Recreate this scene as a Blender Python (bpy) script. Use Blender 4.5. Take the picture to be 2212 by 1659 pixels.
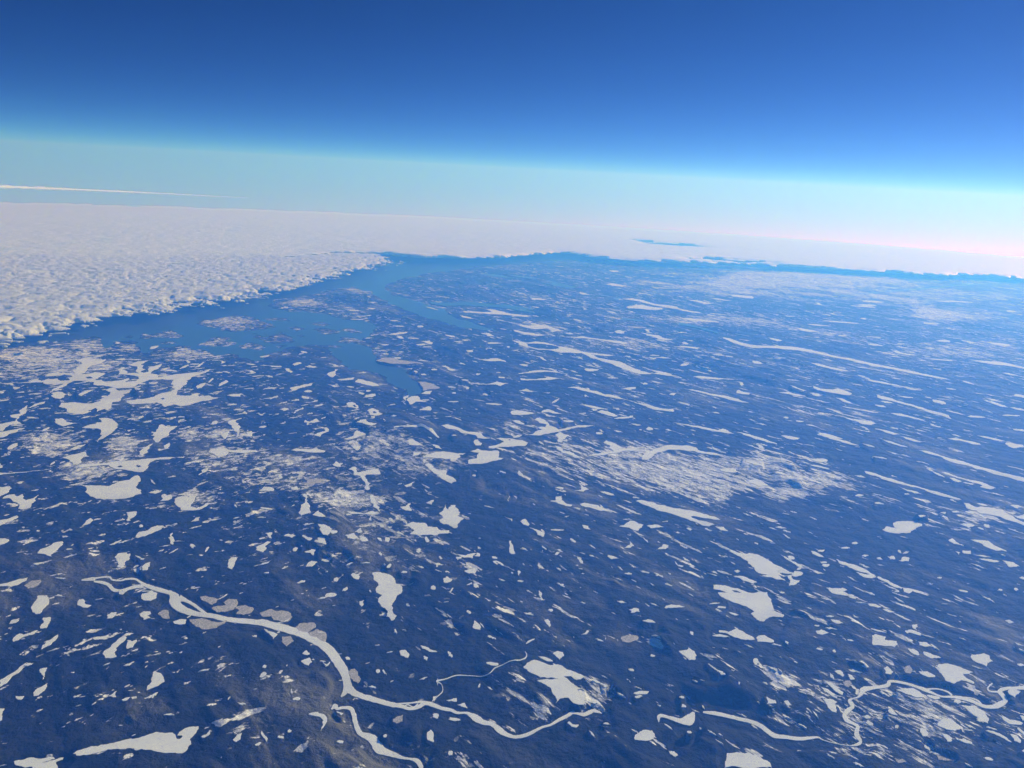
import bpy, bmesh, math, random
import numpy as np
from mathutils import Matrix, Vector
from mathutils.geometry import delaunay_2d_cdt

# ------------------------------------------------------------------ camera, sky, sun, exposure
R_E = 6371000.0            # earth radius, metres
H_CAM = 11000.0            # flying height
FPX, CX, CY = 1671.0, 1106.0, 829.5   # focal length of the survey picture, 2212 x 1659 points
PITCH, ROLL = 15.1, 3.1
SUN_AZ, SUN_EL = 52.0, 25.0     # azimuth clockwise from the view direction
SUN_STRENGTH = 4.5
SKY_STRENGTH = 0.050
EXPOSURE = 0.35
HAZE_DENSITY, HAZE_COLOR, HAZE_G = 2.4e-5, (0.050, 0.255, 1.0), 0.35
HAZE_TOP = 14600.0

sc = bpy.context.scene
for o in list(bpy.data.objects):
    bpy.data.objects.remove(o)
cam_data = bpy.data.cameras.new('camera')
cam = bpy.data.objects.new('camera', cam_data)
sc.collection.objects.link(cam)
sc.camera = cam
cam_data.sensor_width = 36.0
cam_data.lens = 36.0 * FPX / 2212.0
cam_data.clip_start = 10.0
cam_data.clip_end = 3.0e6
CAM_M = Matrix.Rotation(math.radians(90 - PITCH), 3, 'X') @ Matrix.Rotation(math.radians(ROLL), 3, 'Z')
cam.matrix_world = Matrix.Translation((0, 0, H_CAM)) @ CAM_M.to_4x4()

world = bpy.data.worlds.new('World'); sc.world = world
world.use_nodes = True
wt = world.node_tree; wt.nodes.clear()
sky = wt.nodes.new('ShaderNodeTexSky'); sky.sky_type = 'NISHITA'; sky.sun_disc = False
sky.sun_elevation = math.radians(SUN_EL); sky.sun_rotation = math.radians(SUN_AZ)
sky.altitude = SKY_ALT = 3000.0; sky.air_density = 1.0; sky.dust_density = 1.0; sky.ozone_density = 1.0
tc = wt.nodes.new('ShaderNodeTexCoord')
va = wt.nodes.new('ShaderNodeVectorMath'); va.operation = 'ADD'
va.inputs[1].default_value = (0, 0, 0.058)      # the horizon lies 3.3 degrees down, seen from 11 km
bg = wt.nodes.new('ShaderNodeBackground'); bg.inputs['Strength'].default_value = SKY_STRENGTH
wo = wt.nodes.new('ShaderNodeOutputWorld')
wt.links.new(tc.outputs['Generated'], va.inputs[0]); vs = wt.nodes.new('ShaderNodeVectorMath'); vs.operation = 'MULTIPLY'
vs.inputs[1].default_value = (1, 1, 1.20)        # thin air aloft: the pale glow keeps close to the horizon
wt.links.new(va.outputs[0], vs.inputs[0]); wt.links.new(vs.outputs[0], sky.inputs['Vector'])
tint = wt.nodes.new('ShaderNodeMix'); tint.data_type = 'RGBA'; tint.blend_type = 'MULTIPLY'
tint.inputs[0].default_value = 1.0; tint.inputs[7].default_value = (0.232, 0.196, 0.178, 1)
wt.links.new(sky.outputs[0], tint.inputs[6]); gm = wt.nodes.new('ShaderNodeGamma'); gm.inputs[1].default_value = 2.4
wt.links.new(tint.outputs[2], gm.inputs[0]); wt.links.new(gm.outputs[0], bg.inputs[0]); wt.links.new(bg.outputs[0], wo.inputs[0])

sun_d = bpy.data.lights.new('sun', 'SUN'); sun_d.energy = SUN_STRENGTH; sun_d.angle = math.radians(0.53)
sun_d.color = (0.87, 0.93, 1.0)
sun = bpy.data.objects.new('sun', sun_d); sc.collection.objects.link(sun)
az, el = math.radians(SUN_AZ), math.radians(SUN_EL)
sdir = Vector((math.sin(az) * math.cos(el), math.cos(az) * math.cos(el), math.sin(el)))
sun.rotation_euler = sdir.to_track_quat('Z', 'Y').to_euler()

sc.view_settings.view_transform = 'Standard'; sc.view_settings.look = 'None'
sc.view_settings.exposure = EXPOSURE; sc.view_settings.gamma = 1.0
sc.cycles.volume_bounces = 4; sc.cycles.max_bounces = 6; sc.cycles.diffuse_bounces = 2
sc.cycles.transparent_max_bounces = 8
sc.cycles.use_denoising = True

rng = np.random.default_rng(11)
random.seed(5)
M3 = np.array(CAM_M)

# ------------------------------------------------------------------ helpers
def ground(x, y, alt=0.0):
    """point of the curved earth (height alt) seen at point x, y of the 2212 x 1659 survey picture"""
    d = M3 @ np.array([(x - CX) / FPX, (CY - y) / FPX, -1.0])
    h2 = d[0] ** 2 + d[1] ** 2
    A, B, C = h2 / (2 * R_E), d[2], H_CAM - alt
    disc = B * B - 4 * A * C
    if disc <= 0 or B >= 0:
        t = 400000.0 / math.sqrt(h2)
    else:
        t = (-B - math.sqrt(disc)) / (2 * A)
    return d[0] * t, d[1] * t

def drop(r2):
    return -r2 / (2 * R_E)

def tag(o, label=None, cat=None, group=None, kind=None):
    if label: o['label'] = label
    if cat: o['category'] = cat
    if group: o['group'] = group
    if kind: o['kind'] = kind

def mesh_obj(name, verts, faces, mat, smooth=False, parent=None):
    me = bpy.data.meshes.new(name)
    verts = np.asarray(verts, dtype=np.float32)
    faces = np.asarray(faces, dtype=np.int32)
    nv, (nf, k) = len(verts), faces.shape
    me.vertices.add(nv); me.vertices.foreach_set('co', verts.ravel())
    me.loops.add(nf * k); me.loops.foreach_set('vertex_index', faces.ravel())
    me.polygons.add(nf)
    me.polygons.foreach_set('loop_start', np.arange(0, nf * k, k, dtype=np.int32))
    me.polygons.foreach_set('loop_total', np.full(nf, k, dtype=np.int32))
    me.polygons.foreach_set('use_smooth', np.full(nf, smooth))
    me.update(calc_edges=True); me.validate()
    me.materials.append(mat)
    o = bpy.data.objects.new(name, me); sc.collection.objects.link(o)
    if parent is not None: o.parent = parent
    return o

# value noise and cell noise on arrays, for the relief and the clouds
def _hash(ix, iy, s):
    h = (ix.astype(np.int64) * 374761393 + iy.astype(np.int64) * 668265263 + s * 1442695041) & 0xFFFFFFFF
    h = ((h ^ (h >> 13)) * 1274126177) & 0xFFFFFFFF
    return ((h ^ (h >> 16)) & 0xFFFFFF) / float(0xFFFFFF)

def vnoise(x, y, s=0):
    ix, iy = np.floor(x), np.floor(y)
    fx, fy = x - ix, y - iy
    fx = fx * fx * (3 - 2 * fx); fy = fy * fy * (3 - 2 * fy)
    a, b = _hash(ix, iy, s), _hash(ix + 1, iy, s)
    c, d = _hash(ix, iy + 1, s), _hash(ix + 1, iy + 1, s)
    return (a * (1 - fx) + b * fx) * (1 - fy) + (c * (1 - fx) + d * fx) * fy

def fbm(x, y, octv=4, s=0, rough=0.5):
    v, a, t = 0, 1.0, 0
    for k in range(octv):
        v = v + a * vnoise(x, y, s + 17 * k); t += a
        x, y, a = x * 1.97 + y * 0.31 + 5.2, y * 2.03 - x * 0.27 + 1.7, a * rough
    return v / t

def cells(x, y, s=0):
    ix, iy = np.floor(x), np.floor(y)
    best = np.full(x.shape, 9.0)
    for dx in (-1, 0, 1):
        for dy in (-1, 0, 1):
            cx, cy = ix + dx, iy + dy
            px, py = cx + _hash(cx, cy, s), cy + _hash(cx, cy, s + 99)
            best = np.minimum(best, (px - x) ** 2 + (py - y) ** 2)
    return np.sqrt(best)

def blur(a, n, wrap=False):
    for _ in range(3):
        for ax in (0, 1):
            c = np.cumsum(np.pad(a, [(n + 1, n) if i == ax else (0, 0) for i in (0, 1)], mode='edge'), axis=ax)
            a = (np.take(c, range(2 * n + 1, c.shape[ax]), axis=ax) - np.take(c, range(0, c.shape[ax] - 2 * n - 1), axis=ax)) / (2 * n + 1)
    return a

def winding(px, py, poly):
    """non-zero winding number of points inside the closed polygon"""
    w = np.zeros(px.shape, dtype=np.int32)
    n = len(poly)
    for i in range(n):
        x0, y0 = poly[i]; x1, y1 = poly[(i + 1) % n]
        if y0 == y1: continue
        t = (py - y0) / (y1 - y0)
        xx = x0 + t * (x1 - x0)
        if y1 > y0: w += ((py >= y0) & (py < y1) & (px < xx)).astype(np.int32)
        else: w -= ((py >= y1) & (py < y0) & (px < xx)).astype(np.int32)
    return w

# ------------------------------------------------------------------ materials
def new_mat(name):
    m = bpy.data.materials.new(name); m.use_nodes = True
    nt = m.node_tree; nt.nodes.clear()
    out = nt.nodes.new('ShaderNodeOutputMaterial')
    b = nt.nodes.new('ShaderNodeBsdfPrincipled'); b.inputs['Specular IOR Level'].default_value = 0.1
    b.inputs['Roughness'].default_value = 0.9
    nt.links.new(b.outputs[0], out.inputs[0])
    return m, nt, b

class G:
    """small node-graph writer"""
    def __init__(s, nt): s.nt = nt
    def n(s, t, **kw):
        x = s.nt.nodes.new(t)
        for k, v in kw.items(): setattr(x, k, v)
        return x
    def link(s, a, b): s.nt.links.new(a, b)
    def set(s, sock, v):
        if hasattr(v, 'links'): s.link(v, sock)
        else: sock.default_value = v
    def math(s, op, a, b=0.0, c=0.0, clamp=False):
        x = s.n('ShaderNodeMath', operation=op); x.use_clamp = clamp
        for i, v in enumerate((a, b, c)): s.set(x.inputs[i], v)
        return x.outputs[0]
    def pos(s, rot=0.0, scale=(1, 1, 1)):
        tc = s.n('ShaderNodeTexCoord'); mp = s.n('ShaderNodeMapping')
        r = s.n('ShaderNodeVectorRotate', rotation_type='Z_AXIS'); r.inputs['Angle'].default_value = -rot
        s.link(tc.outputs['Object'], r.inputs['Vector'])
        s.link(r.outputs[0], mp.inputs['Vector'])
        mp.inputs['Scale'].default_value = tuple(v / 1000.0 for v in scale)
        return mp.outputs[0]
    def noise(s, vec, scale, detail=3.0, rough=0.5, dist=0.0):
        x = s.n('ShaderNodeTexNoise'); x.inputs['Scale'].default_value = scale
        x.inputs['Detail'].default_value = detail; x.inputs['Roughness'].default_value = rough
        x.inputs['Distortion'].default_value = dist
        s.link(vec, x.inputs['Vector']); return x.outputs['Fac']
    def step(s, v, lo, hi):
        x = s.n('ShaderNodeMapRange', interpolation_type='SMOOTHSTEP')
        s.set(x.inputs['Value'], v); s.set(x.inputs['From Min'], lo); s.set(x.inputs['From Max'], hi)
        return x.outputs[0]
    def mix(s, f, a, b):
        x = s.n('ShaderNodeMix', data_type='RGBA')
        s.set(x.inputs[0], f); s.set(x.inputs[6], a); s.set(x.inputs[7], b); return x.outputs[2]
    def mixf(s, f, a, b):
        x = s.n('ShaderNodeMix', data_type='FLOAT')
        s.set(x.inputs[0], f); s.set(x.inputs[2], a); s.set(x.inputs[3], b); return x.outputs[0]
    def attr(s, name):
        x = s.n('ShaderNodeAttribute'); x.attribute_name = name; return x.outputs['Fac']
    def bump(s, h, dist, strength=1.0):
        x = s.n('ShaderNodeBump'); x.inputs['Distance'].default_value = dist; x.inputs['Strength'].default_value = strength
        s.link(h, x.inputs['Height']); return x.outputs[0]

SNOW = (0.80, 0.80, 0.80, 1)
def ground_material():
    m, nt, b = new_mat('forest_and_snow'); g = G(nt)
    d135 = math.radians(135)
    east = g.pos(d135, (0.34, 1.2, 1)); west = g.pos(math.radians(40), (0.7, 1.1, 1))
    fac = g.attr('grain')                                 # 1 where the land is combed north-west to south-east
    dens = g.attr('snow')
    big = g.noise(east, 0.16, 3, 0.55)
    def cover(p, q):
        n1 = g.noise(p, 2.1, 4, 0.62, 0.25)               # small ponds and clearings, crisp white
        n2 = g.noise(p, 3.4, 9, 0.72, 0.45)
        th = g.math('SUBTRACT', 0.655, g.math('MULTIPLY', g.math('SUBTRACT', big, 0.45), 0.30))
        th = g.math('SUBTRACT', th, g.math('MULTIPLY', dens, 0.10))
        ponds = g.step(g.math('SUBTRACT', n1, th), -0.008, 0.012)
        th2 = g.math('SUBTRACT', 0.655, g.math('MULTIPLY', dens, 0.27))
        th2 = g.math('SUBTRACT', th2, g.math('MULTIPLY', g.math('SUBTRACT', big, 0.5), 0.20))
        bog = g.step(g.math('SUBTRACT', n2, th2), -0.02, 0.03)
        vein = g.math('ABSOLUTE', g.math('SUBTRACT', g.noise(p, 0.85, 7, 0.62, 1.3), 0.5))
        bog = g.math('MULTIPLY', bog, g.math('MULTIPLY_ADD', g.step(vein, 0.006, 0.034), 0.72, 0.25))
        return g.math('MAXIMUM', ponds, bog)
    s = g.mixf(fac, cover(west, 1), cover(east, 2))
    p = east
    # thin woodland, burnt and bare ridges: lighter and browner
    r1 = g.noise(p, 0.75, 5, 0.6, 0.6); r2 = g.noise(g.pos(0.3, (1, 1, 1)), 0.13, 3, 0.5)
    ridge = g.math('MULTIPLY', g.step(r1, 0.45, 0.68), g.step(r2, 0.42, 0.60))
    fine = g.noise(g.pos(0, (1, 1, 1)), 14.0, 4, 0.7)
    forest = g.mix(fine, (0.004, 0.008, 0.008, 1), (0.022, 0.028, 0.025, 1))
    mot = g.step(g.noise(east, 2.6, 5, 0.62, 0.8), 0.40, 0.66)
    forest = g.mix(g.math('MULTIPLY', mot, 0.35), forest, (0.040, 0.044, 0.038, 1))
    forest = g.mix(g.math('MULTIPLY', ridge, 0.8), forest, (0.20, 0.20, 0.15, 1))
    veil = g.step(g.noise(p, 1.4, 6, 0.7, 0.5), 0.52, 0.72)
    forest = g.mix(g.math('MULTIPLY', veil, 0.09), forest, (0.20, 0.20, 0.19, 1))
    g.link(g.mix(s, forest, (0.71, 0.755, 0.84, 1)), b.inputs['Base Color'])
    hb = g.math('ADD', g.noise(g.pos(0, (1, 1, 1)), 1.6, 6, 0.55), g.math('MULTIPLY', fine, 0.12))
    g.link(g.bump(hb, 320.0, 1.0), b.inputs['Normal'])
    return m

def lake_material():
    m, nt, b = new_mat('snow_covered_ice'); g = G(nt)
    p = g.pos(0.6, (0.6, 1.2, 1))
    n = g.noise(p, 1.5, 5, 0.6, 0.4); big = g.noise(g.pos(0.2, (1, 1, 1)), 0.33, 3, 0.55, 0.5); fine = g.noise(g.pos(1.2, (0.5, 2.0, 1)), 7.0, 4, 0.6, 0.5)
    c = g.mix(g.step(n, 0.25, 0.75), (0.71, 0.775, 0.86, 1), (0.80, 0.86, 0.94, 1))
    c = g.mix(g.math('MULTIPLY', g.step(big, 0.50, 0.66), 0.45), c, (0.50, 0.55, 0.61, 1))      # wind-swept ice
    c = g.mix(g.math('MULTIPLY', g.step(fine, 0.48, 0.70), 0.30), c, (0.60, 0.64, 0.69, 1))     # drifts
    crack = g.math('ABSOLUTE', g.math('SUBTRACT', g.noise(g.pos(0.9, (1, 1, 1)), 0.8, 5, 0.6, 1.0), 0.5))
    c = g.mix(g.math('MULTIPLY', g.math('SUBTRACT', 1.0, g.step(crack, 0.0, 0.007)), 0.5), c, (0.42, 0.47, 0.54, 1))
    g.link(c, b.inputs['Base Color'])
    return m

def grey_material():
    m, nt, b = new_mat('ridged_grey_bog_ice'); g = G(nt)
    n = g.noise(g.pos(0.6, (1, 1, 1)), 9.0, 4, 0.65, 1.6)
    c = g.mix(g.step(g.math('ABSOLUTE', g.math('SUBTRACT', n, 0.5)), 0.0, 0.10), (0.30, 0.30, 0.29, 1), (0.56, 0.56, 0.55, 1))
    g.link(c, b.inputs['Base Color'])
    return m

def sea_material():
    m, nt, b = new_mat('sea_water'); g = G(nt)
    n = g.noise(g.pos(0.2, (1, 1, 1)), 0.12, 4, 0.5)
    g.link(g.mix(n, (0.030, 0.050, 0.058, 1), (0.040, 0.062, 0.070, 1)), b.inputs['Base Color'])
    b.inputs['Roughness'].default_value = 0.30; b.inputs['Specular IOR Level'].default_value = 0.5
    return m

def cloud_material(name='cloud_white'):
    m, nt, b = new_mat(name); g = G(nt)
    out = [x for x in nt.nodes if x.type == 'OUTPUT_MATERIAL'][0]
    nt.nodes.remove(b)
    d = g.n('ShaderNodeBsdfDiffuse'); d.inputs[0].default_value = (0.66, 0.745, 0.83, 1)
    t = g.n('ShaderNodeBsdfTranslucent'); t.inputs[0].default_value = (0.66, 0.745, 0.83, 1)
    mx = g.n('ShaderNodeMixShader'); mx.inputs[0].default_value = 0.15
    n = g.noise(g.pos(0.4, (1, 1, 1)), 2.2, 6, 0.6, 0.3)
    bp = g.bump(n, 110.0, 0.5); g.link(bp, d.inputs['Normal'])
    g.link(d.outputs[0], mx.inputs[1]); g.link(t.outputs[0], mx.inputs[2]); g.link(mx.outputs[0], out.inputs[0])
    return m

def deck_material():
    m, nt, b = new_mat('bright_cloud_deck'); g = G(nt)
    b.inputs['Base Color'].default_value = (0.76, 0.865, 0.91, 1)
    b.inputs['Roughness'].default_value = 0.6; b.inputs['Specular IOR Level'].default_value = 1.0
    n = g.noise(g.pos(0.4, (1, 1, 1)), 0.5, 6, 0.6, 0.3)
    g.link(g.bump(n, 420.0, 0.8), b.inputs['Normal'])
    return m

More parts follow.
